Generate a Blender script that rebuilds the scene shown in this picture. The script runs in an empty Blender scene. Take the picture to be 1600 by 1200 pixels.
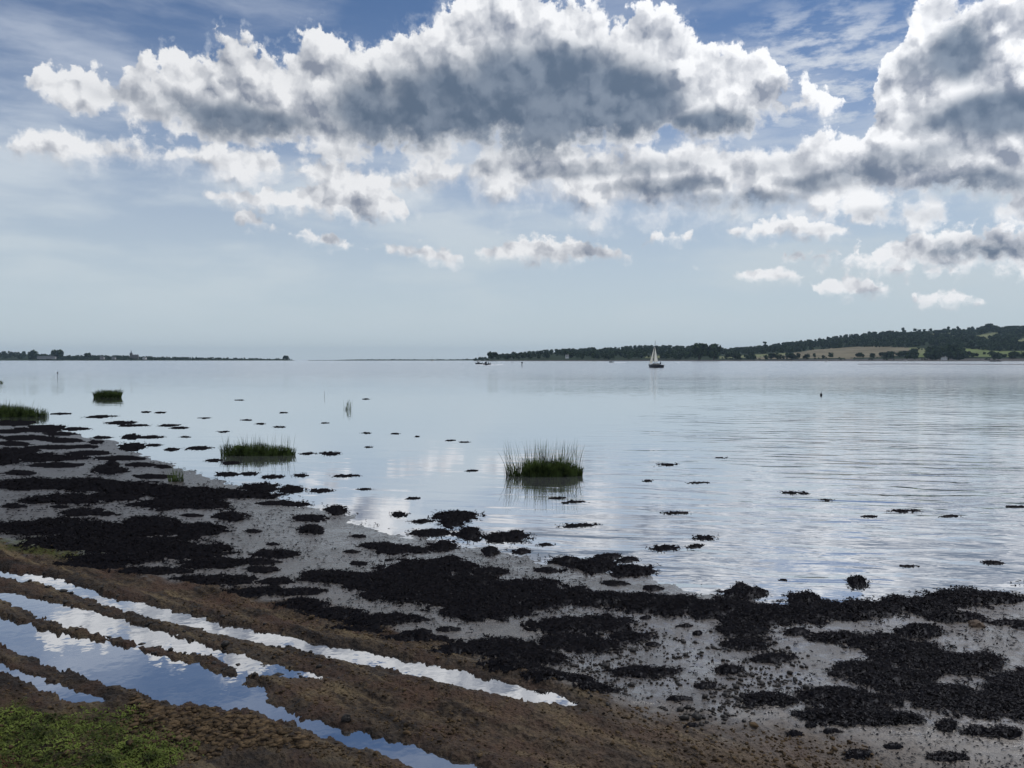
import bpy, math, random
import numpy as np
from mathutils import Vector, Matrix

rng = np.random.default_rng(7)
random.seed(7)
SC = bpy.context.scene
COL = SC.collection
R = math.radians

# ------------------------------------------------------------------ camera
H, F, HY = 2.6, 1209.0, 562.0              # eye height, focal length and horizon row of a 1600 px wide frame
PITCH = math.atan((600 - HY) / F)
cp, sp = math.cos(PITCH), math.sin(PITCH)
cd = bpy.data.cameras.new('camera')
cam = bpy.data.objects.new('camera', cd)
COL.objects.link(cam)
cam.location = (0, 0, H)
cam.rotation_euler = (math.pi / 2 - PITCH, 0, 0)
cd.sensor_width = 36
cd.lens = 36 * F / 1600
cd.clip_start = 0.1
cd.clip_end = 60000
SC.camera = cam

def ray(px, py):
    a = (np.asarray(px, float) - 800) / F
    b = -(np.asarray(py, float) - 600) / F
    return np.stack([a, cp + b * sp, -sp + b * cp], -1)

def at_z(px, py, z=0.0):                   # where the line of sight meets the level z
    d = ray(px, py)
    t = (z - H) / d[..., 2]
    return d[..., 0] * t, d[..., 1] * t

def at_d(px, py, D):                       # the point at ground distance D (along y)
    d = ray(px, py)
    t = D / d[..., 1]
    return np.array([d[..., 0] * t, d[..., 1] * t, H + d[..., 2] * t])

def proj(x, y, z):
    x, y, z = np.asarray(x, float), np.asarray(y, float), np.asarray(z, float) - H
    f = y * cp - z * sp
    u = y * sp + z * cp
    return 800 + F * x / f, 600 - F * u / f

def azel(px, py):
    d = ray(px, py)
    d = d / np.linalg.norm(d, axis=-1, keepdims=True)
    return np.arctan2(d[..., 0], d[..., 1]), np.arcsin(d[..., 2])

# ------------------------------------------------------------------ numpy noise
def vnoise(x, y, seed=0):
    xi, yi = np.floor(x).astype(np.int64), np.floor(y).astype(np.int64)
    fx, fy = x - xi, y - yi
    fx, fy = fx * fx * (3 - 2 * fx), fy * fy * (3 - 2 * fy)
    def h(a, b):
        n = (a * 374761393 + b * 668265263 + seed * 974634777) & 0xFFFFFFFF
        n = ((n ^ (n >> 13)) * 1274126177) & 0xFFFFFFFF
        n = ((n ^ (n >> 16)) * 2246822519) & 0xFFFFFFFF
        return ((n ^ (n >> 15)) & 0xFFFFFF) / 0xFFFFFF
    return (h(xi, yi) * (1 - fx) + h(xi + 1, yi) * fx) * (1 - fy) + (h(xi, yi + 1) * (1 - fx) + h(xi + 1, yi + 1) * fx) * fy

def fbm(x, y, octs=4, seed=0, gain=0.5):
    s, a, t = 0, 1.0, 0
    for o in range(octs):
        s = s + a * vnoise(x * 2 ** o + 17.3 * o, y * 2 ** o - 9.1 * o, seed + o)
        t += a
        a *= gain
    return s / t - 0.5                     # about -0.5 .. 0.5

def sstep(a, b, x):
    t = np.clip((x - a) / (b - a), 0, 1)
    return t * t * (3 - 2 * t)

def seg_dist(x, y, pts):                   # distance to an open line
    d = np.full(x.shape, 1e18)
    for (x0, y0), (x1, y1) in zip(pts[:-1], pts[1:]):
        vx, vy = x1 - x0, y1 - y0
        t = np.clip(((x - x0) * vx + (y - y0) * vy) / (vx * vx + vy * vy + 1e-12), 0, 1)
        d = np.minimum(d, (x - x0 - t * vx) ** 2 + (y - y0 - t * vy) ** 2)
    return np.sqrt(d)

def inside(x, y, pts):
    r = np.zeros(x.shape, bool)
    n = len(pts)
    for i in range(n):
        x0, y0 = pts[i]
        x1, y1 = pts[(i + 1) % n]
        if y0 == y1:
            continue
        c = ((y0 > y) != (y1 > y)) & (x < (x1 - x0) * (y - y0) / (y1 - y0) + x0)
        r ^= c
    return r

def poly_sdf(x, y, pts):                   # negative inside
    d = seg_dist(x, y, list(pts) + [pts[0]])
    return np.where(inside(x, y, pts), -d, d)

# ------------------------------------------------------------------ object helpers
def tag(o, label=None, cat=None, group=None, kind=None):
    if label: o['label'] = label
    if cat: o['category'] = cat
    if group: o['group'] = group
    if kind: o['kind'] = kind
    return o

def mesh_np(name, V, Fc, mat=None, parent=None, smooth=False, attrs=None):
    """V (n,3); Fc a list of index arrays (m,3) / (m,4), or a plain list of faces"""
    me = bpy.data.meshes.new(name)
    V = np.asarray(V, np.float32)
    if isinstance(Fc, np.ndarray):
        Fc = [Fc]
    if len(Fc) and isinstance(Fc[0], np.ndarray) and Fc[0].ndim == 2:
        me.vertices.add(len(V))
        me.vertices.foreach_set('co', V.ravel())
        tot = sum(f.size for f in Fc)
        nf = sum(len(f) for f in Fc)
        me.loops.add(tot)
        me.polygons.add(nf)
        me.loops.foreach_set('vertex_index', np.concatenate([f.ravel() for f in Fc]).astype(np.int32))
        cnt = np.concatenate([np.full(len(f), f.shape[1]) for f in Fc])
        me.polygons.foreach_set('loop_start', np.concatenate([[0], np.cumsum(cnt)[:-1]]).astype(np.int32))
        me.update(calc_edges=True)
    else:
        me.from_pydata([tuple(map(float, v)) for v in V], [], [tuple(int(i) for i in f) for f in Fc])
    if smooth:
        me.polygons.foreach_set('use_smooth', np.ones(len(me.polygons), bool))
    for k, a in (attrs or {}).items():
        t = me.attributes.new(k, 'FLOAT', 'POINT')
        t.data.foreach_set('value', np.asarray(a, np.float32))
    for m in (mat if isinstance(mat, list) else [mat] if mat else []):
        me.materials.append(m)
    me.validate()
    o = bpy.data.objects.new(name, me)
    COL.objects.link(o)
    if parent: o.parent = parent
    return o

def empty(name, loc, rz=0.0):
    o = bpy.data.objects.new(name, None)
    COL.objects.link(o)
    o.location = loc
    o.rotation_euler = (0, 0, rz)
    o.empty_display_size = 0.3
    return o

class MB:                                  # collects simple solids into one mesh
    def __init__(s): s.v, s.f = [], []
    def add(s, v, f):
        k = len(s.v)
        s.v += [tuple(p) for p in v]
        s.f += [tuple(i + k for i in q) for q in f]
    def box(s, c, d, rz=0, taper=1.0):
        x, y, z = [q / 2 for q in d]
        v = []
        for sz in (-1, 1):
            k = taper if sz > 0 else 1
            for sx, sy in ((-1, -1), (1, -1), (1, 1), (-1, 1)):
                a, b = sx * x * k, sy * y * k
                v.append((c[0] + a * math.cos(rz) - b * math.sin(rz), c[1] + a * math.sin(rz) + b * math.cos(rz), c[2] + sz * z))
        s.add(v, [(3, 2, 1, 0), (4, 5, 6, 7), (0, 1, 5, 4), (1, 2, 6, 5), (2, 3, 7, 6), (3, 0, 4, 7)])
    def tube(s, p, q, r0, r1=None, n=8):
        r1 = r0 if r1 is None else r1
        p, q = Vector(p), Vector(q)
        d = (q - p).normalized()
        a = d.orthogonal().normalized()
        b = d.cross(a)
        v = [p + (a * math.cos(t) + b * math.sin(t)) * r0 for t in (2 * math.pi * i / n for i in range(n))]
        v += [q + (a * math.cos(t) + b * math.sin(t)) * r1 for t in (2 * math.pi * i / n for i in range(n))]
        f = [(i, (i + 1) % n, n + (i + 1) % n, n + i) for i in range(n)] + [tuple(range(n - 1, -1, -1)), tuple(range(n, 2 * n))]
        s.add(v, f)
    def rings(s, rings, close=True):       # loft of equal rings
        n = len(rings[0])
        v = [p for r in rings for p in r]
        f = [(k * n + i, k * n + (i + 1) % n, (k + 1) * n + (i + 1) % n, (k + 1) * n + i) for k in range(len(rings) - 1) for i in range(n)]
        if close:
            f += [tuple(range(n - 1, -1, -1)), tuple(range((len(rings) - 1) * n, len(rings) * n))]
        s.add(v, f)
    def ball(s, c, rx, ry, rz, n=10, m=6):
        rr = []
        for j in range(1, m):
            t = math.pi * j / m
            rr.append([(c[0] + rx * math.sin(t) * math.cos(2 * math.pi * i / n), c[1] + ry * math.sin(t) * math.sin(2 * math.pi * i / n), c[2] - rz * math.cos(t)) for i in range(n)])
        s.rings(rr)
    def build(s, name, mat, parent=None, smooth=False):
        return mesh_np(name, np.array(s.v), s.f, mat, parent, smooth)

# ------------------------------------------------------------------ node helpers
class NT:
    def __init__(s, nt): s.nt = nt; s.L = nt.links.new
    def node(s, t, **kw):
        n = s.nt.nodes.new(t)
        for k, v in kw.items(): setattr(n, k, v)
        return n
    def put(s, sock, v):
        if v is None: return
        if isinstance(v, bpy.types.NodeSocket): s.L(v, sock)
        elif isinstance(v, (tuple, list)) and sock.type == 'RGBA' and len(v) == 3: sock.default_value = (*v, 1)
        else: sock.default_value = v
    def m(s, op, a, b=None, c=None, clamp=False):
        n = s.node('ShaderNodeMath', operation=op, use_clamp=clamp)
        for i, v in enumerate((a, b, c)): s.put(n.inputs[i], v)
        return n.outputs[0]
    def add(s, a, b): return s.m('ADD', a, b)
    def sub(s, a, b): return s.m('SUBTRACT', a, b)
    def mul(s, a, b): return s.m('MULTIPLY', a, b)
    def mad(s, a, b, c): return s.m('MULTIPLY_ADD', a, b, c)
    def vm(s, op, a, b=None, c=None):
        n = s.node('ShaderNodeVectorMath', operation=op)
        for i, v in enumerate((a, b, c)): s.put(n.inputs[i], v)
        return n.outputs[1] if op in ('LENGTH', 'DOT_PRODUCT', 'DISTANCE') else n.outputs[0]
    def ss(s, v, a, b, lo=0.0, hi=1.0):    # smoothstep
        n = s.node('ShaderNodeMapRange', interpolation_type='SMOOTHSTEP')
        for i, q in enumerate((v, a, b, lo, hi)): s.put(n.inputs[i], q)
        return n.outputs[0]
    def lin(s, v, a, b, lo=0.0, hi=1.0):
        n = s.node('ShaderNodeMapRange')
        for i, q in enumerate((v, a, b, lo, hi)): s.put(n.inputs[i], q)
        return n.outputs[0]
    def mix(s, f, a, b, mode='MIX'):
        n = s.node('ShaderNodeMix', data_type='RGBA', blend_type=mode)
        s.put(n.inputs[0], f); s.put(n.inputs[6], a); s.put(n.inputs[7], b)
        return n.outputs[2]
    def noise(s, vec, scale, detail=4, rough=0.5, dist=0.0, out=0, lac=2.0, dim='3D', typ='FBM'):
        n = s.node('ShaderNodeTexNoise', noise_dimensions=dim, noise_type=typ)
        s.put(n.inputs['Vector'], vec)
        n.inputs['Scale'].default_value = scale
        n.inputs['Detail'].default_value = detail
        n.inputs['Roughness'].default_value = rough
        n.inputs['Lacunarity'].default_value = lac
        n.inputs['Distortion'].default_value = dist
        return n.outputs[out]
    def voro(s, vec, scale, detail=0, rough=0.5, feat='F1', dim='3D', out='Distance', smooth=0.5):
        n = s.node('ShaderNodeTexVoronoi', voronoi_dimensions=dim, feature=feat)
        s.put(n.inputs['Vector'], vec)
        n.inputs['Scale'].default_value = scale
        if 'Detail' in n.inputs: n.inputs['Detail'].default_value = detail
        if 'Roughness' in n.inputs: n.inputs['Roughness'].default_value = rough
        if feat == 'SMOOTH_F1': n.inputs['Smoothness'].default_value = smooth
        return n.outputs[out]
    def comb(s, x, y, z=0.0):
        n = s.node('ShaderNodeCombineXYZ')
        for i, q in enumerate((x, y, z)): s.put(n.inputs[i], q)
        return n.outputs[0]
    def sep(s, v):
        n = s.node('ShaderNodeSeparateXYZ'); s.put(n.inputs[0], v)
        return n.outputs[0], n.outputs[1], n.outputs[2]
    def attr(s, name): return s.node('ShaderNodeAttribute', attribute_name=name).outputs['Fac']
    def pos(s): return s.node('ShaderNodeNewGeometry').outputs['Position']
    def bump(s, h, strength=1.0, dist=0.02, normal=None):
        n = s.node('ShaderNodeBump')
        n.inputs['Distance'].default_value = dist
        s.put(n.inputs['Strength'], strength); s.put(n.inputs['Height'], h); s.put(n.inputs['Normal'], normal)
        return n.outputs[0]
    def curve(s, t, pts):
        n = s.node('ShaderNodeFloatCurve')
        c = n.mapping.curves[0]
        pts = sorted(pts)
        c.points[0].location = pts[0]; c.points[1].location = pts[-1]
        for p in pts[1:-1]: c.points.new(*p)
        for p in c.points: p.handle_type = 'VECTOR'
        n.mapping.update()
        s.put(n.inputs['Value'], t)
        return n.outputs[0]

def new_mat(name):
    m = bpy.data.materials.new(name)
    m.use_nodes = True
    m.node_tree.nodes.clear()
    t = NT(m.node_tree)
    out = t.node('ShaderNodeOutputMaterial')
    return m, t, out

def principled(name, color, rough=0.6, metallic=0.0, var=0.25, scale=8.0, bump=0.0, spec=0.5, translucent=0.0, tint=None):
    m, t, out = new_mat(name)
    p = t.node('ShaderNodeBsdfPrincipled')
    n = t.noise(t.pos(), scale, 5, 0.6)
    lo = tuple(c * (1 - var) for c in color)
    hi = tuple(c * (1 + var) for c in (tint or color))
    c = t.mix(t.ss(n, 0.3, 0.7), lo, hi)
    t.put(p.inputs['Base Color'], c)
    p.inputs['Roughness'].default_value = rough
    p.inputs['Metallic'].default_value = metallic
    p.inputs['Specular IOR Level'].default_value = spec
    if bump: t.put(p.inputs['Normal'], t.bump(n, 1.0, bump))
    s = p.outputs[0]
    if translucent:
        tr = t.node('ShaderNodeBsdfTranslucent')
        t.put(tr.inputs[0], c)
        mx = t.node('ShaderNodeMixShader')
        mx.inputs[0].default_value = translucent
        t.L(s, mx.inputs[1]); t.L(tr.outputs[0], mx.inputs[2])
        s = mx.outputs[0]
    t.L(s, out.inputs[0])
    return m

# ------------------------------------------------------------------ render settings
SC.render.engine = 'CYCLES'
cy = SC.cycles
cy.use_denoising = True
cy.max_bounces = 6
cy.diffuse_bounces = 2
cy.glossy_bounces = 3
cy.transmission_bounces = 2
cy.volume_bounces = 0
cy.transparent_max_bounces = 6
cy.caustics_reflective = False
cy.caustics_refractive = False
SC.view_settings.view_transform = 'Standard'
SC.view_settings.look = 'None'
SC.view_settings.exposure = 0.1
SC.view_settings.gamma = 1
# ------------------------------------------------------------------ sky: Nishita air with broken cumulus and thin cirrus, laid out by compass bearing and height
SUN_AZ, SUN_EL = R(56), R(58)              # bearing to the right of the view, height
W = bpy.data.worlds.new('World')
SC.world = W
W.use_nodes = True
W.node_tree.nodes.clear()
t = NT(W.node_tree)
wout = t.node('ShaderNodeOutputWorld')
sky = t.node('ShaderNodeTexSky', sky_type='NISHITA', sun_disc=False)
sky.sun_elevation = SUN_EL
sky.sun_rotation = SUN_AZ
sky.air_density = 1.0
sky.dust_density = 0.15
sky.ozone_density = 6.0
sky.altitude = 900

dirv = t.node('ShaderNodeTexCoord').outputs['Generated']
dx, dy, dz = t.sep(dirv)
AZ = t.m('ARCTAN2', dx, dy)
EL = t.m('ARCSINE', dz)
P0 = t.comb(AZ, EL, 0.0)
PXR = 1 / F                                # one photo pixel in radians

# domain warp: big soft rolls, then small curls
w1 = t.vm('SUBTRACT', t.noise(P0, 13, 2, 0.5, out=1, dim='2D'), (0.5, 0.5, 0.5))
w2 = t.vm('SUBTRACT', t.noise(P0, 55, 4, 0.62, out=1, dim='2D'), (0.5, 0.5, 0.5))
P1 = t.vm('MULTIPLY_ADD', w1, (30 * PXR, 26 * PXR, 0), P0)
P = t.vm('MULTIPLY_ADD', w2, (26 * PXR, 24 * PXR, 0), t.vm('MULTIPLY_ADD', w1, (24 * PXR, 18 * PXR, 0), P0))
PS = t.vm('MULTIPLY_ADD', w2, (26 * PXR, 9 * PXR, 0), t.vm('MULTIPLY_ADD', w1, (14 * PXR, 5 * PXR, 0), P0))
pa, pe, _ = t.sep(P)
qa, qe, _ = t.sep(PS)
TB, TS = t.mad(pa, 1 / 1.5, 0.5), t.mad(qa, 1 / 1.5, 0.5)

def outline(pts, T):
    r = []
    for x, y in pts:
        a, e = azel(x, y)
        r.append((float(np.clip(a / 1.5 + 0.5, 0, 1)), float(np.clip(e / 0.6, 0, 1))))
    return t.mul(t.curve(T, r), 0.6)

def runs(pieces, lift):                    # separate clouds strung along one row: outside them the curve drops under its partner
    tops, bots = [], []
    for tp, bt in pieces:
        x0, x1 = min(tp[0][0], bt[0][0]), max(tp[-1][0], bt[-1][0])
        ya, yb = (tp[0][1] + bt[0][1]) / 2, (tp[-1][1] + bt[-1][1]) / 2
        tops += [(x0 - 12, ya + 10)] + tp + [(x1 + 12, yb + 10)]
        bots += [(x0 - 12, ya - 10)] + bt + [(x1 + 12, yb - 10)]
    return tops, bots

L1 = ([(10, 150), (40, 130), (60, 108), (100, 103), (130, 100), (200, 103), (240, 118), (250, 82), (280, 62), (330, 58), (370, 64), (400, 92), (440, 98), (460, 72), (500, 50), (530, 58), (550, 85), (590, 64), (620, 58), (680, 58), (690, 28), (710, 0), (760, -22), (850, -22), (910, -3), (960, 25), (1000, 4), (1040, 12), (1080, 35), (1100, 65), (1130, 60), (1160, 50), (1190, 78), (1220, 130), (1245, 158), (1265, 140), (1300, 142), (1316, 165), (1330, 215)],
      [(10, 120), (40, 132), (60, 152), (110, 172), (170, 192), (220, 212), (300, 232), (400, 246), (480, 256), (560, 262), (650, 266), (760, 258), (850, 246), (950, 244), (1050, 240), (1150, 230), (1220, 213), (1245, 190), (1270, 176), (1300, 180), (1316, 175), (1330, 150)])
L2 = ([(20, 260), (58, 226), (80, 224), (90, 240), (100, 218), (130, 220), (180, 222), (236, 236), (252, 262), (285, 232), (330, 226), (400, 236), (440, 248), (450, 268), (480, 260), (530, 262), (580, 280), (640, 290), (660, 268), (740, 258), (760, 246), (830, 232), (950, 236), (1100, 236), (1200, 228), (1260, 224), (1320, 260)],
      [(20, 230), (58, 240), (85, 250), (110, 252), (150, 265), (236, 248), (252, 246), (285, 254), (350, 284), (440, 286), (455, 284), (500, 300), (600, 305), (650, 304), (720, 296), (770, 305), (810, 320), (850, 312), (880, 328), (950, 340), (1050, 340), (1150, 332), (1250, 338), (1320, 320)])
L3 = ([(1130, 330), (1180, 252), (1230, 236), (1280, 226), (1320, 214), (1350, 198), (1366, 150), (1380, 100), (1410, 82), (1420, 48), (1440, 18), (1480, -4), (1540, -20), (1600, -50), (1700, -90), (1760, -20)],
      [(1130, 300), (1180, 306), (1250, 326), (1320, 338), (1350, 350), (1450, 352), (1520, 350), (1600, 356), (1700, 362), (1760, 300)])
L4 = runs([([(368, 342), (385, 334), (410, 340), (428, 356)], [(368, 344), (390, 356), (428, 358)]),
           ([(466, 366), (490, 370), (520, 370), (543, 382)], [(466, 367), (500, 383), (543, 386)]),
           ([(602, 388), (630, 384), (680, 388), (728, 398)], [(602, 392), (660, 404), (700, 414), (728, 408)]),
           ([(752, 392), (790, 382), (830, 372), (870, 374), (920, 384), (990, 400)], [(752, 400), (820, 412), (900, 412), (990, 403)]),
           ([(1012, 370), (1040, 364), (1085, 368)], [(1012, 373), (1050, 378), (1085, 374)]),
           ([(1140, 356), (1180, 356), (1220, 344), (1270, 340), (1318, 358)], [(1140, 364), (1200, 374), (1280, 374), (1318, 366)])], 0)
L5 = runs([([(1234, 403), (1300, 394), (1370, 388), (1420, 372), (1500, 358), (1600, 356), (1720, 340)],
            [(1234, 405), (1300, 414), (1400, 426), (1480, 430), (1520, 420), (1600, 428), (1720, 430)])], 0)
L6 = runs([([(325, 308), (360, 298), (400, 300), (450, 304), (500, 292), (560, 276), (600, 286), (630, 318)], [(325, 311), (380, 326), (450, 330), (520, 340), (570, 346), (630, 344)]),
           ([(1160, 426), (1200, 421), (1250, 430)], [(1160, 434), (1210, 440), (1250, 436)]),
           ([(1274, 446), (1320, 438), (1398, 448)], [(1274, 456), (1330, 464), (1398, 456)]),
           ([(1432, 468), (1470, 458), (1530, 472)], [(1432, 472), (1480, 480), (1530, 476)])], 0)

def billow(p, det, rough, k=1.0):                 # cauliflower lumps: inverted cells with finer cells on them, plus soft noise
    v = t.voro(p, 15 * k, det, rough, 'SMOOTH_F1', '2D', smooth=0.5)
    f = t.noise(p, 20 * k, det + 1, rough, dim='2D')
    return t.mad(v, -0.8, t.mad(f, 0.9, 0.45))
PW = t.vm('MULTIPLY_ADD', w2, (20 * PXR, 18 * PXR, 0), P0)
BL = billow(PW, 4.0, 0.52)
SH1 = billow(PW, 3.2, 0.48)
SH2 = billow(t.vm('ADD', PW, (7 * PXR, 13 * PXR, 0)), 3.2, 0.48)
REL = t.sub(SH1, SH2)                      # relief towards the sun
FN = t.noise(P0, 60, 5, 0.6, dim='2D')     # wisps
SOFT = t.noise(t.vm('MULTIPLY', P1, (1, 1.7, 0)), 11, 4, 0.5, dim='2D')

BLF = billow(PW, 3.0, 0.5, 3.2)
def layer(L, amp, soft, small, bias):
    e, T, bl = (qe, TS, BLF) if small else (pe, TB, BL)
    up, dn = t.sub(outline(L[0], T), e), t.sub(e, outline(L[1], T))
    d = t.m('MINIMUM', up, t.mul(dn, 0.85))
    sf = t.ss(t.sub(up, dn), -16 * PXR, 16 * PXR, soft * 0.55 * PXR, soft * 1.5 * PXR)   # crisp tops, vaporous bases
    d = t.mad(t.sub(bl, bias), amp * PXR, d)
    d = t.mad(t.sub(FN, 0.45), amp * 0.5 * PXR, d)
    return d, sf
lay = [(L1, 62, 14, 0, 0.28), (L2, 52, 34, 0, -0.06), (L3, 74, 20, 0, 0.24), (L4, 18, 13, 1, 0.0), (L5, 30, 18, 1, 0.12), (L6, 18, 13, 1, 0.0)]
A_, D_, U_ = None, None, None
for L, amp, soft, small, bias in lay:
    d, sf = layer(L, amp, soft, small, bias)
    a = t.ss(d, -2 * PXR, sf)
    A_ = a if A_ is None else t.m('MAXIMUM', A_, a)
    D_ = d if D_ is None else t.m('MAXIMUM', D_, d)
# elsewhere in the sky, out of the photograph: scattered cloud of the same kind
gen = t.noise(t.vm('MULTIPLY', P0, (1, 2.2, 0)), 3.2, 6, 0.55, 0.4, dim='2D')
away = t.m('MAXIMUM', t.ss(t.m('ABSOLUTE', AZ), 0.62, 0.8), t.ss(EL, 0.46, 0.58))
gd = t.mul(t.mad(gen, 1.0, -0.5), away)
A_ = t.m('MAXIMUM', A_, t.ss(gd, 0.0, 0.06))
D_ = t.m('MAXIMUM', D_, t.mad(gd, 0.6, t.mad(away, 0.5, -0.5)))

# the grey, thick undersides
GREY = [(850, 150, 190, 75, 1.0), (700, 165, 140, 70, 0.95), (590, 175, 90, 60, 0.8), (960, 160, 120, 70, 1.0), (840, 215, 150, 34, 0.85), (630, 218, 110, 30, 0.8), (380, 192, 130, 28, 0.8), (230, 150, 90, 16, 0.35),
        (1110, 196, 150, 26, 0.85), (1500, 80, 44, 44, 0.8), (1450, 90, 60, 24, 0.4), (1560, 178, 110, 34, 0.85), (1310, 278, 100, 20, 0.55), (1520, 290, 100, 22, 0.65), (1420, 250, 90, 22, 0.5),
        (1160, 312, 110, 15, 0.55), (1030, 292, 100, 14, 0.55), (1380, 330, 60, 14, 0.55), (1530, 388, 90, 20, 0.8), (880, 396, 60, 8, 0.4), (1275, 362, 50, 8, 0.4), (640, 250, 200, 22, 0.5), (950, 262, 170, 18, 0.45), (1230, 262, 90, 14, 0.3), (1490, 330, 70, 14, 0.5)]
K = None
for x, y, rx, ry, s in GREY:
    a, e = azel(x, y)
    q = (F / rx, F / ry, 0)
    r = t.vm('LENGTH', t.vm('MULTIPLY_ADD', P1, q, (-a * q[0], -e * q[1], 0)))
    k = t.ss(r, 1.35, 0.35, 0.0, s)
    K = k if K is None else t.m('MAXIMUM', K, k)
K = t.m('MAXIMUM', K, t.ss(gd, 0.06, 0.22, 0, 0.75))
thick = t.ss(D_, 2 * PXR, 50 * PXR)
shade = t.mul(K, t.mad(thick, 0.7, 0.3))
shade = t.mad(t.sub(SOFT, 0.5), 0.42, t.mad(t.sub(SH1, 0.5), -0.16, shade))
shade = t.ss(shade, 0.0, 0.88)
MID = t.noise(PW, 26, 5, 0.55, 0.2, dim='2D')
inner = t.ss(D_, 0.0, 60 * PXR)            # the rim shines, the body behind it is a soft light grey
hollow = t.lin(t.mad(SOFT, 0.5, t.mad(SH1, -0.45, t.mul(MID, 0.8))), 0.10, 0.75)
lum = t.add(t.mad(inner, t.mad(hollow, -0.55, -0.06), 0.97), t.mul(REL, 1.75))
lum = t.m('MINIMUM', t.m('MAXIMUM', lum, 0.1), 1.0)
white = t.mix(lum, (0.17, 0.205, 0.28), (0.80, 0.81, 0.83))
grey = t.mix(t.ss(t.mad(REL, 0.9, t.mad(MID, 0.5, t.mul(SOFT, 0.5))), 0.25, 0.8), (0.105, 0.146, 0.212), (0.20, 0.245, 0.315))
ccol = t.mix(shade, white, grey)
# brightness swells towards the sun
sd = (math.sin(SUN_AZ) * math.cos(SUN_EL), math.cos(SUN_AZ) * math.cos(SUN_EL), math.sin(SUN_EL))
toward = t.vm('DOT_PRODUCT', dirv, sd)
glow = t.ss(toward, 0.4, 0.9, 0.98, 1.3)
ccol = t.vm('SCALE', ccol); W.node_tree.links.new(glow, ccol.node.inputs['Scale'])

# cirrus: long thin veils, thickest low down and on the left
ci = t.noise(t.vm('ADD', t.vm('MULTIPLY', P0, (1.0, 4.2, 0)), t.vm('SCALE', w1)), 4.0, 7, 0.55, 0.0, dim='2D')
ci.node.inputs['Vector'].links[0].from_node.inputs[1].links[0].from_node.inputs['Scale'].default_value = 0.05
veil = t.mul(t.ss(ci, 0.36, 0.70), t.ss(EL, 0.45, 0.16, 0.34, 0.95))
haze_lo = t.ss(EL, 0.44, -0.04, 0.0, 1.0)
veil = t.sub(1.0, t.mul(t.sub(1.0, veil), t.sub(1.0, haze_lo)))
streak = t.vm('LENGTH', t.vm('MULTIPLY_ADD', P1, (F / 170, F / 110, 0), (-float(azel(1290, 115)[0]) * F / 170, -float(azel(1290, 115)[1]) * F / 110, 0)))
veil = t.m('MAXIMUM', veil, t.mul(t.ss(streak, 1.25, 0.3), t.ss(t.noise(t.vm('MULTIPLY', P0, (1.0, 3.0, 0)), 20, 7, 0.62, 0.0, dim='2D'), 0.32, 0.7)))
edge = t.mul(t.ss(D_, -30 * PXR, 6 * PXR, 0.0, 0.5), t.ss(FN, 0.35, 0.7))   # ragged thin vapour round the cumulus
veil = t.m('MAXIMUM', veil, edge)
vcol = t.mix(t.ss(EL, 0.02, 0.4), (0.51, 0.59, 0.64), (0.58, 0.63, 0.72))

b1 = t.node('ShaderNodeBackground'); b1.inputs[1].default_value = 0.075
t.L(sky.outputs[0], b1.inputs[0])
b2 = t.node('ShaderNodeBackground'); t.put(b2.inputs[0], vcol)
b3 = t.node('ShaderNodeBackground'); t.put(b3.inputs[0], ccol)
ms1 = t.node('ShaderNodeMixShader'); ms2 = t.node('ShaderNodeMixShader')
t.put(ms1.inputs[0], veil); t.L(b1.outputs[0], ms1.inputs[1]); t.L(b2.outputs[0], ms1.inputs[2])
t.put(ms2.inputs[0], A_); t.L(ms1.outputs[0], ms2.inputs[1]); t.L(b3.outputs[0], ms2.inputs[2])
t.L(ms2.outputs[0], wout.inputs[0])
W.cycles.sampling_method = 'MANUAL'
W.cycles.sample_map_resolution = 512

sl = bpy.data.lights.new('sun', 'SUN')
sl.energy = 1.5
sl.angle = R(22)
sl.color = (1.0, 0.95, 0.87)
so = bpy.data.objects.new('sun', sl)
COL.objects.link(so)
so.rotation_euler = Vector((-sd[0], -sd[1], -sd[2])).to_track_quat('-Z', 'Y').to_euler()
# ------------------------------------------------------------------ shore: a gently falling mud beach with water-filled wheel ruts
SHORE_PX = [(-900, 612), (-300, 632), (-100, 648), (0, 657), (90, 672), (170, 690), (240, 722), (300, 742), (360, 752), (430, 772), (520, 800), (600, 832), (680, 846), (800, 862), (900, 885), (1000, 905), (1100, 925), (1220, 944), (1330, 945), (1450, 936), (1600, 922), (1800, 905), (2200, 880)]
sx, sy = at_z([p[0] for p in SHORE_PX], [p[1] for p in SHORE_PX], 0.0)
SHORE = list(zip(sx.tolist(), sy.tolist()))
SHORE = [(-260, 190)] + SHORE + [(40, 18), (160, 40)]
LANDPOLY = SHORE + [(160, -260), (-260, -260)]

def shore_s(x, y):                         # metres inland of the water's edge
    d = seg_dist(x, y, SHORE)
    return np.where(inside(x, y, LANDPOLY), d, -d)

def base_h(s):
    up = np.where(s < 9, 0.03 * s, 0.27 + 0.05 * (s - 9))
    up = np.minimum(up, 1.2)
    return np.where(s > 0, up, np.maximum(0.03 * s, -0.9))

def ground_pt(px, py):                     # the spot on the beach seen at a pixel
    z = np.zeros(np.shape(px))
    for _ in range(6):
        x, y = at_z(px, py, z)
        z = base_h(shore_s(np.atleast_1d(x), np.atleast_1d(y))).reshape(np.shape(px))
    return x, y, z

def gpoly(pts):
    p = np.array(pts, float)
    x, y, z = ground_pt(p[:, 0], p[:, 1])
    return list(zip(x.tolist(), y.tolist())), z

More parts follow.
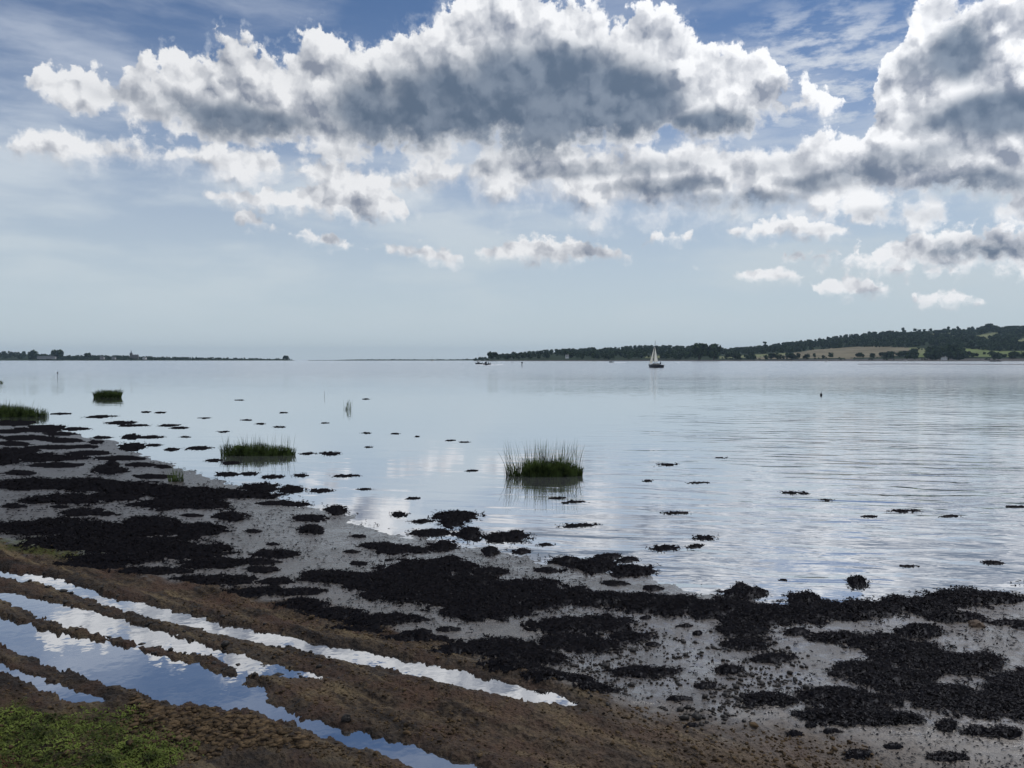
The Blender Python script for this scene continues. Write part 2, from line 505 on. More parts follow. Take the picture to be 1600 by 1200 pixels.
# puddles in the ruts: outlines
PUD = {
 'A': [(-120, 862), (0, 886), (84, 898), (139, 918), (200, 936), (300, 958), (375, 977), (450, 993), (525, 1010), (600, 1022), (690, 1042), (775, 1063), (850, 1082), (922, 1105), (900, 1108), (800, 1092), (700, 1070), (600, 1047), (520, 1030), (430, 1010), (375, 1000), (290, 980), (225, 966), (140, 938), (60, 912), (0, 899), (-120, 874)],
 'B': [(-120, 900), (0, 922), (60, 934), (112, 945), (210, 971), (255, 986), (337, 1012), (420, 1034), (525, 1060), (450, 1063), (405, 1060), (367, 1050), (330, 1026), (281, 1022), (240, 1012), (161, 996), (75, 970), (0, 938), (-120, 918)],
 'C': [(-120, 932), (0, 958), (75, 982), (199, 1006), (300, 1034), (371, 1056), (424, 1080), (412, 1094), (469, 1117), (540, 1135), (600, 1151), (700, 1182), (800, 1215), (930, 1262), (820, 1262), (690, 1220), (600, 1184), (525, 1157), (469, 1139), (424, 1116), (375, 1108), (270, 1096), (225, 1088), (131, 1060), (37, 1026), (0, 1008), (-120, 972)],
 'D': [(-60, 1020), (0, 1034), (60, 1054), (120, 1074), (172, 1094), (120, 1096), (80, 1088), (40, 1068), (0, 1050), (-60, 1034)],
 'E': [(330, 1186), (400, 1176), (470, 1184), (540, 1200), (600, 1216), (640, 1240), (520, 1240), (420, 1222), (340, 1204)],
}
PUDW, PLEV = {}, {}
for k, pts in PUD.items():
    PUDW[k], z = gpoly(pts)
    PLEV[k] = float(np.median(z)) - 0.012
PLEV['B'] = PLEV['C'] = (PLEV['B'] + PLEV['C']) / 2

def zone(x, y, pts, soft, nz):             # 1 inside an outline given on the photograph, with a ragged edge
    w, _ = gpoly(pts)
    d = poly_sdf(x, y, w) + nz
    return 1 - sstep(-soft, soft, d)

TRACK = [(-400, 780), (0, 846), (120, 868), (220, 892), (330, 912), (450, 938), (560, 966), (660, 996), (760, 1024), (860, 1062), (960, 1108), (1060, 1116), (1180, 1140), (1300, 1168), (1420, 1192), (1560, 1225), (1700, 1300), (1700, 2400), (-3000, 2400), (-3000, 780)]
ALGAE = [(-300, 1096), (0, 1112), (90, 1118), (180, 1130), (250, 1148), (300, 1164), (300, 1186), (260, 1216), (240, 1300), (-300, 1300)]
ALGAE2 = [(0, 842), (60, 838), (130, 852), (190, 872), (150, 880), (60, 868), (0, 858)]
REDC = [(-300, 1165), (0, 1180), (40, 1200), (70, 1260), (-300, 1300)]
GLINT = [(860, 1000), (960, 968), (1080, 985), (1200, 1000), (1260, 1040), (1230, 1100), (1150, 1128), (1050, 1118), (950, 1100), (900, 1060)]

def ground_fields(x, y):
    s = shore_s(x, y)
    z = base_h(s)
    nb = fbm(x * 0.7, y * 0.7, 4, 3)
    nm = fbm(x * 3.1, y * 3.1, 4, 11)
    nf = fbm(x * 11, y * 11, 3, 19)
    track = zone(x, y, TRACK, 0.14 + 0.45 * sstep(0.0, 2.5, x), nm * 0.7 + nf * 0.25)
    algae = np.maximum(zone(x, y, ALGAE, 0.18, nm * 0.6), 0.8 * zone(x, y, ALGAE2, 0.15, nm * 0.5))
    red = zone(x, y, REDC, 0.06, nm * 0.2)
    glint = zone(x, y, GLINT, 0.3, nm * 0.8)
    mud = 1 - track
    # mud: long low swells, small pocks; ruts: ridges along the tracks
    z = z + nb * 0.035 * sstep(-3, 1.0, s) + nm * 0.012 * mud + nf * 0.010 * mud
    ca, sa = math.cos(R(-41)), math.sin(R(-41))
    u, v = x * ca + y * sa, -x * sa + y * ca
    rid = fbm(u * 0.9, v * 6.5, 4, 31) * 0.095 + fbm(u * 7, v * 11, 4, 37, 0.6) * 0.035 + fbm(x * 24, y * 24, 3, 41, 0.6) * 0.036
    z = z + track * rid
    z = z - 0.02 * glint
    wet = np.zeros_like(x)
    DD = {}
    for k, w in PUDW.items():              # banks first, then the beds
        d = poly_sdf(x, y, w)
        rag = fbm(x * 9, y * 9, 4, 51, 0.6) * (0.17 if k != 'E' else 0.2)
        d = d + rag * np.clip(1.2 - np.abs(d) / 0.5, 0, 1)
        DD[k] = d
        L = PLEV[k]
        out = sstep(0.5, 0.0, d)
        lip = L + 0.008 + {'A': 0.038, 'C': 0.028, 'B': 0.016, 'D': 0.022, 'E': 0.004}[k] * sstep(0, 0.10, d) * (0.5 + 1.6 * (rid * 9 + 0.3).clip(0, 1)) + nf * 0.022 + fbm(x * 26, y * 26, 2, 43) * 0.016
        top = lip + 0.035
        z = np.where(d > 0, z * (1 - out) + np.clip(z, lip, top) * out if k != 'E' else z * (1 - out) + lip * out, z)
    for k in PUDW:
        d, L = DD[k], PLEV[k]
        depth = {'A': 0.05, 'B': 0.026, 'C': 0.06, 'D': 0.03, 'E': 0.016}[k]
        z = np.where(d <= 0, L - depth * sstep(0.0, -0.08, d) + 0.010 * np.clip(nm * 2 + nf, -1, 1) * (1.9 if k == 'B' else 0.6), z)
        wet = np.maximum(wet, sstep(0.25, 0.0, d))
    sheen = zone(x, y, [(1000, 955), (1250, 975), (1500, 960), (1900, 940), (2100, 1150), (1700, 1180), (1400, 1150), (1180, 1110), (1080, 1060)], 0.5, nm * 0.9)
    wet = np.maximum(wet, sheen * 0.9)
    wet = np.maximum(wet, glint * 0.95)
    wet = np.maximum(wet, sstep(4.5 + 5 * nb, 0.2, s) * (0.25 + 0.7 * sstep(-9, 2, x)) * mud)
    return z, s, track, algae, red, wet, glint

# polar sheet, fine in front of the eye
rows = np.arange(30, 900, 1.7)
rad = (H * F / rows)[::-1]
rad = np.concatenate([[0.3, 1.0, 1.8, 2.6, 3.1], rad, np.geomspace(120, 300, 8)])
fa = np.degrees(np.arctan((np.arange(-220, 1821, 2.2) - 800) / F))
ang = np.radians(np.concatenate([fa, np.arange(fa[-1] + 2, 360 + fa[0] - 1, 3)]))
rr, aa = np.meshgrid(rad, ang, indexing='ij')
gx, gy = (rr * np.sin(aa)), (rr * np.cos(aa))
GX, GY = gx.ravel(), gy.ravel()
gz, gs, gtrack, galgae, gred, gwet, gglint = ground_fields(GX, GY)
nr, na = rr.shape
ii = np.arange(nr * na).reshape(nr, na)
q = np.stack([ii[:-1], np.roll(ii, -1, 1)[:-1], np.roll(ii, -1, 1)[1:], ii[1:]], -1).reshape(-1, 4)
q = q[:, ::-1]
cen = len(GX)
Vg = np.stack([np.append(GX, 0), np.append(GY, 0), np.append(gz, gz[:na].mean())], -1)
tri = np.stack([np.full(na, cen), np.roll(ii[0], -1), ii[0]], -1)

# where the beach surface is, for things that lie on it
def ground_z(x, y):
    return ground_fields(np.atleast_1d(np.asarray(x, float)), np.atleast_1d(np.asarray(y, float)))[0]

m, t, out = new_mat('beach_mud')
P_ = t.pos()
trk, alg, red, wt, gl = (t.attr(k) for k in ('track', 'algae', 'red', 'wet', 'glint'))
n1 = t.noise(P_, 2.2, 6, 0.6)
n2 = t.noise(P_, 14, 6, 0.65)
n3 = t.noise(P_, 55, 4, 0.6)
vz = t.voro(P_, 34, 0, out='Distance')
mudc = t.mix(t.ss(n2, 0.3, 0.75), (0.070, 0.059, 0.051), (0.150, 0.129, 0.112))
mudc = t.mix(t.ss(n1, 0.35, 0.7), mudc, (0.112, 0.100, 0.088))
mudc = t.mix(t.mul(t.ss(n3, 0.58, 0.68), 0.8), mudc, (0.025, 0.016, 0.015))           # flecks of weed and shell
vr = t.node('ShaderNodeVectorRotate', rotation_type='Z_AXIS')
vr.inputs['Angle'].default_value = R(41)
t.put(vr.inputs['Vector'], P_)
ns = t.noise(t.vm('MULTIPLY', vr.outputs[0], (0.55, 4.5, 1.0)), 1.3, 6, 0.62)
px_, py__, pz__ = t.sep(P_)
mudc = t.mix(t.mul(t.ss(px_, -1.0, 4.5), t.ss(n2, 0.25, 0.6, 0.45, 0.95)), mudc, (0.25, 0.216, 0.184))          # paler sand to the right, with reflected cloud brightness painted into it
mudc = t.mix(t.ss(px_, -1.5, -9.0, 0.0, 0.75), mudc, (0.050, 0.045, 0.044))
ochre = t.mix(t.ss(t.mad(n2, 0.55, t.mul(ns, 0.45)), 0.38, 0.62), (0.019, 0.0135, 0.0105), (0.130, 0.094, 0.060))
ochre = t.mix(t.mul(t.ss(ns, 0.52, 0.64), 0.75), ochre, (0.210, 0.158, 0.085))
ochre = t.mix(t.mul(t.ss(ns, 0.46, 0.36), 0.75), ochre, (0.016, 0.011, 0.008))
ochre = t.mix(t.mul(t.ss(n1, 0.45, 0.62), 0.75), ochre, (0.098, 0.056, 0.038))
ochre = t.mix(t.mul(t.ss(n3, 0.5, 0.7), 0.7), ochre, (0.030, 0.022, 0.016))
ochre = t.mix(t.mul(t.ss(vz, 0.22, 0.05), 0.3), ochre, (0.12, 0.088, 0.048))
ochre = t.mix(t.mul(t.ss(px_, -0.8, 2.2), t.ss(n2, 0.3, 0.65, 0.15, 0.65)), ochre, (0.19, 0.145, 0.112))
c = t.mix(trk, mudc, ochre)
grn = t.mix(t.ss(n3, 0.35, 0.65), (0.026, 0.034, 0.008), (0.105, 0.125, 0.026))
c = t.mix(t.mul(alg, t.ss(t.mad(n2, 0.5, t.mul(n1, 0.5)), 0.40, 0.54)), c, grn)
c = t.mix(red, c, (0.10, 0.038, 0.022))
c = t.mix(t.mul(wt, 0.35), c, (0.03, 0.026, 0.024))
p = t.node('ShaderNodeBsdfPrincipled')
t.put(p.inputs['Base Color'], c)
rough = t.mad(trk, 0.36, t.mad(t.sub(n2, 0.5), 0.35, 0.38))
rough = t.mad(t.mul(wt, t.mad(trk, -0.6, 1.0)), -0.24, rough)
t.put(p.inputs['Roughness'], t.m('MAXIMUM', rough, 0.12))
t.put(p.inputs['Specular IOR Level'], t.mul(t.mad(trk, -0.72, 0.9), t.ss(px_, -9.0, 1.0, 0.3, 1.0)))
h = t.add(t.mul(n2, 1.0), t.mad(n3, 0.45, t.mul(vz, t.mul(trk, 0.5))))
t.put(p.inputs['Normal'], t.bump(h, t.m('MINIMUM', 1.0, t.add(t.mad(wt, -0.5, 0.7), t.mul(trk, 0.7))), 0.045))
film = t.m('MULTIPLY', wt, t.ss(t.mad(n2, 0.45, t.mul(n1, 0.55)), 0.54, 0.43), clamp=True)   # a film of water left by the tide
t.put(p.inputs['Coat Weight'], t.mul(t.mad(film, 0.85, 0.05), t.mul(t.ss(px_, -9.0, 1.0, 0.3, 1.0), t.mad(trk, -0.97, 1.0))))
p.inputs['Coat IOR'].default_value = 1.7
t.put(p.inputs['Coat Roughness'], t.mad(film, -0.18, 0.28))
t.put(p.inputs['Coat Normal'], t.bump(h, 0.16, 0.012))
t.L(p.outputs[0], out.inputs[0])
at = lambda a: np.append(a, a[0])
beach = mesh_np('ground', Vg, [q, tri], m, smooth=True, attrs=dict(track=at(gtrack), algae=at(galgae), red=at(gred), wet=at(gwet), glint=at(gglint)))
tag(beach, kind='structure')

# ------------------------------------------------------------------ water
def water_mat(name, open_water):
    m, t, out = new_mat(name)
    P_ = t.pos()
    x, y, z = t.sep(P_)
    if open_water:
        # light wind ripples near the right-hand shore, dying out over the calm water to the left; ruffled again far out
        near = t.mul(t.ss(t.mad(y, -0.22, x), -4.5, 2.5), t.ss(y, 60, 12))
        far = t.ss(y, 40, 170)
        Q = t.vm('MULTIPLY', P_, (0.62, 1.0, 1.0))
        rot = t.node('ShaderNodeVectorRotate', rotation_type='Z_AXIS')
        rot.inputs['Angle'].default_value = R(9)
        t.put(rot.inputs['Vector'], P_)
        Q = t.vm('MULTIPLY', rot.outputs[0], (0.5, 1.75, 1.0))
        a = t.noise(Q, 1.0, 2, 0.4, 0.6)
        b = t.noise(Q, 3.6, 3, 0.5, 0.3)
        gust = t.ss(t.noise(P_, 0.16, 3, 0.5), 0.3, 0.62)
        hgt = t.mad(a, 0.072, t.mul(b, 0.006))
        st = t.add(t.mul(near, t.mad(gust, 0.75, 0.25)), 0.06)
        nrm = t.bump(hgt, st, 1.0)
        mid = t.bump(t.noise(t.vm('MULTIPLY', P_, (0.5, 1.0, 1.0)), 0.9, 3, 0.5), t.mul(t.ss(y, 14, 40), t.mad(far, 0.8, 0.012)), 0.5, nrm)
        nrm = mid
        band = t.ss(t.noise(t.vm('MULTIPLY', P_, (0.0012, 0.02, 1)), 1.0, 3, 0.5), 0.5, 0.62)
        rough = t.mad(band, 0.05, 0.03)
        rough = t.mad(far, 0.10, rough)
    else:
        hgt = t.noise(P_, 7, 2, 0.5)
        nrm = t.bump(hgt, 0.004, 0.3)
        rough = 0.02
    body = t.node('ShaderNodeBsdfDiffuse'); body.inputs[0].default_value = (0.17, 0.178, 0.18, 1) if open_water else (0.03, 0.028, 0.026, 1)
    g = t.node('ShaderNodeBsdfGlossy'); g.inputs[0].default_value = (0.97, 0.98, 1.0, 1)
    t.put(g.inputs['Roughness'], rough)
    t.put(g.inputs['Normal'], nrm)
    fr = t.node('ShaderNodeFresnel'); fr.inputs['IOR'].default_value = 1.45
    t.put(fr.inputs['Normal'], nrm)
    mx = t.node('ShaderNodeMixShader')
    t.put(mx.inputs[0], t.m('POWER', fr.outputs[0], 0.2 if open_water else 0.24))
    t.L(body.outputs[0], mx.inputs[1]); t.L(g.outputs[0], mx.inputs[2])
    t.L(mx.outputs[0], out.inputs[0])
    return m

xs = np.concatenate([-np.geomspace(40, 9000, 12)[::-1], np.linspace(-30, 30, 9), np.geomspace(40, 9000, 12)])
ys = np.concatenate([np.linspace(-30, 60, 10), np.geomspace(80, 9000, 14)])
wx, wy = np.meshgrid(xs, ys)
n0, n1_ = wx.shape
ii = np.arange(n0 * n1_).reshape(n0, n1_)
wq = np.stack([ii[:-1, :-1], ii[:-1, 1:], ii[1:, 1:], ii[1:, :-1]], -1).reshape(-1, 4)
water = mesh_np('water', np.stack([wx.ravel(), wy.ravel(), 0 * wx.ravel()], -1), wq, water_mat('estuary_water', True))
tag(water, kind='structure')
pm = water_mat('puddle_water', False)
for k, w in PUDW.items():
    if k in 'CE': continue             # C shares a level with B; E is only a film on the mud
    polys = [w] if k != 'B' else [PUDW['B'], PUDW['C']]
    V, Fc = [], []
    lo = np.min([np.min(q_, 0) for q_ in polys], 0) - 0.3
    hi = np.max([np.max(q_, 0) for q_ in polys], 0) + 0.3
    ax, ay = np.meshgrid(np.arange(lo[0], hi[0], 0.08), np.arange(lo[1], hi[1], 0.08))
    dm = np.min([poly_sdf(ax.ravel(), ay.ravel(), q_) for q_ in polys], 0).reshape(ax.shape)
    ii = np.arange(ax.size).reshape(ax.shape)
    keep = (dm[:-1, :-1] < 0.14)
    fq = np.stack([ii[:-1, :-1][keep], ii[:-1, 1:][keep], ii[1:, 1:][keep], ii[1:, :-1][keep]], -1)
    used, inv = np.unique(fq, return_inverse=True)
    V = np.stack([ax.ravel()[used], ay.ravel()[used], np.full(len(used), PLEV[k])], -1)
    tag(mesh_np('puddle', V, inv.reshape(-1, 4), pm), kind='structure')
# ------------------------------------------------------------------ things on the beach
def lookup(field, x, y):                   # bilinear read of a field of the beach sheet
    r = np.hypot(x, y); a = np.arctan2(x, y)
    i = np.clip(np.interp(r, rad, np.arange(nr)), 0, nr - 1.001)
    j = np.clip(np.interp(a, ang, np.arange(na)), 0, na - 1.001)
    i0, j0 = i.astype(int), j.astype(int)
    fi, fj = i - i0, j - j0
    g = field.reshape(nr, na)
    return (g[i0, j0] * (1 - fi) + g[i0 + 1, j0] * fi) * (1 - fj) + (g[i0, j0 + 1] * (1 - fi) + g[i0 + 1, j0 + 1] * fi) * fj
def gz_at(x, y): return np.maximum(lookup(gz, x, y), 0.0)   # mud, or the water where it covers the mud

weed_m, t, out = new_mat('wet_bladderwrack')
c_ = t.mix(t.ss(t.noise(t.pos(), 30, 5, 0.6), 0.35, 0.7), (0.0032, 0.003, 0.004), (0.011, 0.0085, 0.0075))
df = t.node('ShaderNodeBsdfDiffuse'); t.put(df.inputs[0], c_)
gs_ = t.node('ShaderNodeBsdfGlossy'); gs_.inputs[0].default_value = (0.8, 0.85, 1.0, 1); gs_.inputs['Roughness'].default_value = 0.4
mx = t.node('ShaderNodeMixShader'); mx.inputs[0].default_value = 0.012
t.L(df.outputs[0], mx.inputs[1]); t.L(gs_.outputs[0], mx.inputs[2]); t.L(mx.outputs[0], out.inputs[0])

def strips(x, y, z, L, w, az, lift, droop, segs=2):          # bent leaf strips, all at once
    n = len(x)
    V = np.zeros((n, (segs + 1) * 2, 3), np.float32)
    for k in range(segs + 1):
        s = k / segs
        px_, py_ = x + np.cos(az) * L * s, y + np.sin(az) * L * s
        pz = z + lift * 4 * s * (1 - s) * 0.6 + lift * s * (1 - droop)
        ww = w * (1 - 0.55 * s ** 2)
        V[:, 2 * k] = np.stack([px_ - np.sin(az) * ww, py_ + np.cos(az) * ww, pz], -1)
        V[:, 2 * k + 1] = np.stack([px_ + np.sin(az) * ww, py_ - np.cos(az) * ww, pz + ww * 0.5], -1)
    b = (np.arange(n) * (segs + 1) * 2)[:, None]
    fs = [np.concatenate([b + 2 * k, b + 2 * k + 1, b + 2 * k + 3, b + 2 * k + 2], 1) for k in range(segs)]
    return V.reshape(-1, 3), np.concatenate(fs)

WSEED = [100]
def weed(ells, label, group=None, hgt=0.05, rag=0.75, dens=0.30):
    WSEED[0] += 1
    hgt *= 0.6 if hgt < 0.069 else 0.8
    E = np.array([e[:4] for e in ells], float)
    x0, x1 = (E[:, 0] - E[:, 2] * 1.35).min(), (E[:, 0] + E[:, 2] * 1.35).max()
    y0, y1 = (E[:, 1] - E[:, 3] * 1.6).min(), (E[:, 1] + E[:, 3] * 1.6).max()
    st = 2.2 if x1 - x0 > 60 else 1.6
    px_, py_ = np.meshgrid(np.arange(x0, x1 + st, st), np.arange(y0, y1 + 1, min(1.5, (y1 - y0) / 6)))
    def field(px_, py_, wx_, wy_):
        f = np.full(px_.shape, -9.0)
        for e in ells:
            r = np.hypot((px_ - e[0]) / e[2], (py_ - e[1]) / e[3])
            f = np.maximum(f, 1 - r)
        dm_ = np.hypot(wx_, wy_).mean()
        k = np.clip(0.42 / (E[:, 2].max() / F * dm_), 14 / dm_ * 0.9, 4.0)
        n = fbm(wx_ * 2.6 * k, wy_ * 2.6 * k * 0.8, 5, WSEED[0], 0.62)
        n2 = fbm(wx_ * 9 * k, wy_ * 7 * k, 4, WSEED[0] + 50, 0.6)
        return np.minimum(f, 0.5) + rag * (1.1 * n + 1.7 * n2) + 0.08, f
    d0 = ray(px_, py_)
    gx_, gy_, g0 = ground_pt(px_.ravel(), py_.ravel())
    gx_, gy_ = gx_.reshape(px_.shape), gy_.reshape(px_.shape)
    f, f0 = field(px_, py_, gx_, gy_)
    g = lookup(gz, gx_.ravel(), gy_.ravel()).reshape(px_.shape)
    rough = fbm(gx_ * 16, gy_ * 16, 3, 5, 0.7)
    prof = 0.65 * sstep(-0.05, 0.8, f0) + 0.35 * sstep(0, 0.5, f)
    zt = np.maximum(g, -0.003) + 0.007 + hgt * prof * (0.85 + 0.9 * rough) + 0.012 * rough * sstep(0, 0.2, f)
    zt = np.where(f > 0, zt, g - 0.012)
    n0_, n1_ = px_.shape
    ii = np.arange(n0_ * n1_).reshape(n0_, n1_)
    fm = f > -0.08
    keep = fm[:-1, :-1] | fm[1:, :-1] | fm[:-1, 1:] | fm[1:, 1:]
    fq = np.stack([ii[1:, :-1][keep], ii[1:, 1:][keep], ii[:-1, 1:][keep], ii[:-1, :-1][keep]], -1)
    if not len(fq): return None
    used, inv = np.unique(fq, return_inverse=True)
    Vb = np.stack([gx_.ravel()[used], gy_.ravel()[used], zt.ravel()[used]], -1)
    # fronds
    cell = (f > -0.06).mean() * (x1 - x0) * (y1 - y0)
    n = int(np.clip(cell * dens, 14, 12000))
    rx_, ry_ = rng.uniform(x0, x1, n * 4), rng.uniform(y0, y1, n * 4)
    wx_, wy_, _ = ground_pt(rx_, ry_)
    ff, ff0 = field(rx_, ry_, wx_, wy_)
    ok = (ff > -0.10 - 0.12 * rng.random(len(ff)))
    wx_, wy_, ff, ff0 = wx_[ok][:n], wy_[ok][:n], ff[ok][:n], ff0[ok][:n]
    if len(wx_):
        dist = np.hypot(wx_, wy_)
        sc = np.clip(dist / 11, 0.6, 1.7)
        wz = np.maximum(lookup(gz, wx_, wy_), -0.004) + 0.006 + hgt * (0.65 * sstep(-0.05, 0.8, ff0) + 0.35 * sstep(0, 0.5, ff))
        small = float(np.clip(E[:, 3].max() / 9, 0.35, 1.0))
        L = rng.uniform(0.02, 0.065, len(wx_)) * sc * small
        Vf, Ff = strips(wx_, wy_, wz, L, rng.uniform(0.004, 0.010, len(wx_)) * sc, rng.uniform(0, 6.28, len(wx_)), rng.uniform(0.0, 0.022, len(wx_)) * np.minimum(sc, 1.2) * small, rng.uniform(0.2, 1.2, len(wx_)))
        V = np.concatenate([Vb, Vf]); Fc = [inv.reshape(-1, 4), Ff + len(Vb)]
    else:
        V, Fc = Vb, [inv.reshape(-1, 4)]
    o = V[:, :3].mean(0); o[2] = 0
    ob = mesh_np('seaweed_clump', V - o, Fc, weed_m)
    ob.location = o
    tag(ob, label, 'seaweed', group)
    return ob

BIG = [
 ('broad black seaweed carpet on the mud below the reed clump, biggest in the middle', [(520, 903, 52, 11), (590, 908, 60, 14), (650, 893, 60, 20), (700, 884, 50, 12), (700, 918, 90, 22), (640, 930, 60, 12), (760, 938, 90, 22), (820, 920, 60, 14), (850, 938, 64, 16), (745, 958, 50, 12), (900, 930, 30, 10)], 0.060),
 ('long dark seaweed bank stretching along the water edge at the lower right', [(950, 938, 50, 11), (1010, 944, 50, 14), (1060, 947, 50, 15), (1120, 952, 60, 15), (1200, 960, 80, 15), (1270, 957, 60, 17), (1258, 938, 24, 9), (1350, 953, 60, 14), (1400, 942, 25, 9), (1440, 947, 55, 13), (1500, 935, 55, 13), (1555, 936, 42, 8), (1490, 965, 42, 6)], 0.070),
 ('big dark seaweed mat on grey mud beside the right edge of the photo', [(1310, 997, 40, 9), (1370, 1005, 50, 12), (1420, 1022, 60, 18), (1500, 1037, 60, 16), (1535, 1033, 26, 14), (1340, 1047, 52, 12), (1400, 1062, 60, 16), (1470, 1085, 60, 18), (1540, 1100, 60, 20), (1600, 1075, 52, 26), (1620, 1110, 50, 16)], 0.060),
 ('long seaweed bank at the left below the far grass bank, edged by pale wet mud', [(50, 757, 60, 9), (130, 757, 75, 10), (200, 763, 65, 10), (260, 768, 50, 10), (310, 772, 60, 10), (380, 773, 55, 6), (60, 783, 30, 4)], 0.070),
 ('dark seaweed hummock between the long left bank and the biggest left mat', [(110, 781, 58, 9), (260, 788, 50, 9), (325, 790, 40, 7), (180, 776, 40, 6)], 0.050),
 ('wide black seaweed mat lying just above the brown wheel tracks on the left', [(40, 826, 60, 11), (110, 824, 60, 13), (170, 830, 60, 14), (240, 824, 60, 14), (305, 828, 45, 11), (120, 848, 80, 12), (230, 856, 90, 17), (300, 862, 60, 12), (190, 872, 70, 9), (330, 880, 50, 8)], 0.060),
 ('seaweed mat at the far left edge of the beach, behind the long left bank', [(0, 714, 50, 12), (60, 716, 40, 7), (110, 716, 30, 4)], 0.070),
 ('peaked dark seaweed mound alone on the upper left mud', [(170, 734, 26, 7), (176, 728, 12, 7)], 0.100),
 ('low seaweed streak on pale mud left of the wide black mat', [(130, 800, 34, 6), (165, 803, 22, 3)], 0.040),
 ('small dark seaweed mound on mud left of the paired dark mounds', [(360, 807, 24, 7)], 0.070),
 ('flat seaweed mat on open grey mud right of the wide black mat', [(432, 866, 35, 7), (400, 878, 30, 5)], 0.050),
 ('dark rounded seaweed mound on mud under the leftmost water edge', [(487, 828, 20, 6)], 0.080),
 ('round seaweed hump standing at the water edge left of centre', [(526, 798, 16, 7)], 0.085),
 ('thin seaweed streak at the water edge beside the round hump', [(482, 810, 28, 5)], 0.050),
 ('flat seaweed streak joining the long left bank at its right end', [(440, 786, 36, 4), (470, 788, 18, 3)], 0.040),
 ('dark seaweed hump at the water edge above the long left bank', [(405, 763, 28, 7)], 0.070),
 ('small seaweed hump in shallow water beside the dark hump', [(456, 766, 20, 5)], 0.070),
 ('low seaweed bed on mud left below the biggest middle carpet', [(470, 943, 36, 7), (520, 960, 50, 9), (590, 970, 56, 9), (640, 968, 30, 6)], 0.045),
 ('slim seaweed mat on mud above the biggest middle carpet', [(590, 853, 30, 5), (622, 858, 35, 6), (655, 860, 18, 4)], 0.050),
 ('small seaweed tuft beside the slim mat, above the middle carpet', [(692, 853, 22, 8)], 0.060),
 ('flat seaweed strip at the water edge left of the raised clump', [(659, 817, 20, 3)], 0.040),
 ('raised dark seaweed clump rising from shallow water below the thin reeds', [(714, 810, 34, 6), (708, 818, 22, 8)], 0.070),
 ('narrow seaweed mat at the water edge below the raised clump', [(674, 834, 30, 6)], 0.060),
 ('domed black seaweed mound with a long tail to its right at the water edge', [(732, 836, 20, 9), (790, 842, 36, 6), (806, 839, 14, 6)], 0.070),
 ('small square seaweed tuft on mud under the domed mound', [(766, 862, 13, 6)], 0.070),
 ('small seaweed tuft on wet mud right of the square tuft', [(816, 862, 13, 4)], 0.050),
 ('flat seaweed patch on mud between the middle carpet and the water edge', [(767, 894, 28, 6)], 0.050),
 ('small flat seaweed patch left of the double mound at the water edge', [(857, 891, 21, 4)], 0.040),
 ('double seaweed mound at the water edge above the middle carpet right end', [(884, 877, 24, 5), (925, 885, 38, 10), (985, 893, 36, 8)], 0.070),
 ('low seaweed strip in shallow water behind the double mound', [(951, 872, 20, 4), (981, 877, 15, 4)], 0.050),
 ('seaweed bed above the bright end of the upper rut puddle', [(760, 1010, 50, 10), (795, 1017, 65, 16), (850, 1028, 40, 10)], 0.050),
 ('dark seaweed bed just below the right end of the middle carpet', [(880, 978, 50, 11), (930, 973, 55, 10), (965, 978, 28, 7)], 0.050),
 ('dark seaweed bed third down below the middle carpet right end', [(880, 1000, 40, 10), (925, 1005, 50, 12), (985, 993, 32, 7)], 0.050),
 ('peaked seaweed mound lying on mud behind the long right bank', [(1165, 928, 34, 8), (1155, 922, 15, 7)], 0.070),
 ('three part seaweed patch hanging below the long right bank', [(1150, 972, 22, 6), (1160, 985, 34, 11), (1165, 1005, 36, 9)], 0.050),
 ('small seaweed patch below the three part patch', [(1205, 1028, 36, 7)], 0.050),
 ('ragged seaweed lump standing in the rippled water off the right bank', [(1340, 913, 16, 8)], 0.070),
 ('solitary smooth seaweed mound on mud under the small brown stone', [(1435, 986, 34, 9)], 0.070),
 ('two lobed seaweed mat on mud at the lower right, left of the big mat', [(1206, 1092, 42, 12), (1300, 1085, 50, 10), (1345, 1096, 66, 13)], 0.050),
 ('lowest flat seaweed mat near the lower right corner', [(1290, 1117, 40, 9), (1340, 1122, 60, 12), (1405, 1123, 38, 8)], 0.050),
 ('small seaweed patch left of the big right mat', [(1245, 988, 22, 5)], 0.050),
 ('feathery seaweed strip among the glistening specks of mud', [(1010, 1048, 58, 8)], 0.040),
 ('small seaweed tuft at the right end of the glistening specks', [(1137, 1046, 22, 7)], 0.050),
 ('seaweed tuft in the lower right corner beside the paler sand', [(1570, 1146, 26, 9), (1525, 1143, 20, 5)], 0.050),
 ('small dark seaweed tuft left of the lower right corner tuft', [(1480, 1136, 15, 8)], 0.050),
 ('seaweed scatter on mud right end beyond the small brown stone', [(1570, 972, 30, 4), (1598, 978, 20, 5)], 0.040),
]
for l, e, h_ in BIG: weed(e, l, 'seaweed mats on the mud flat', h_)

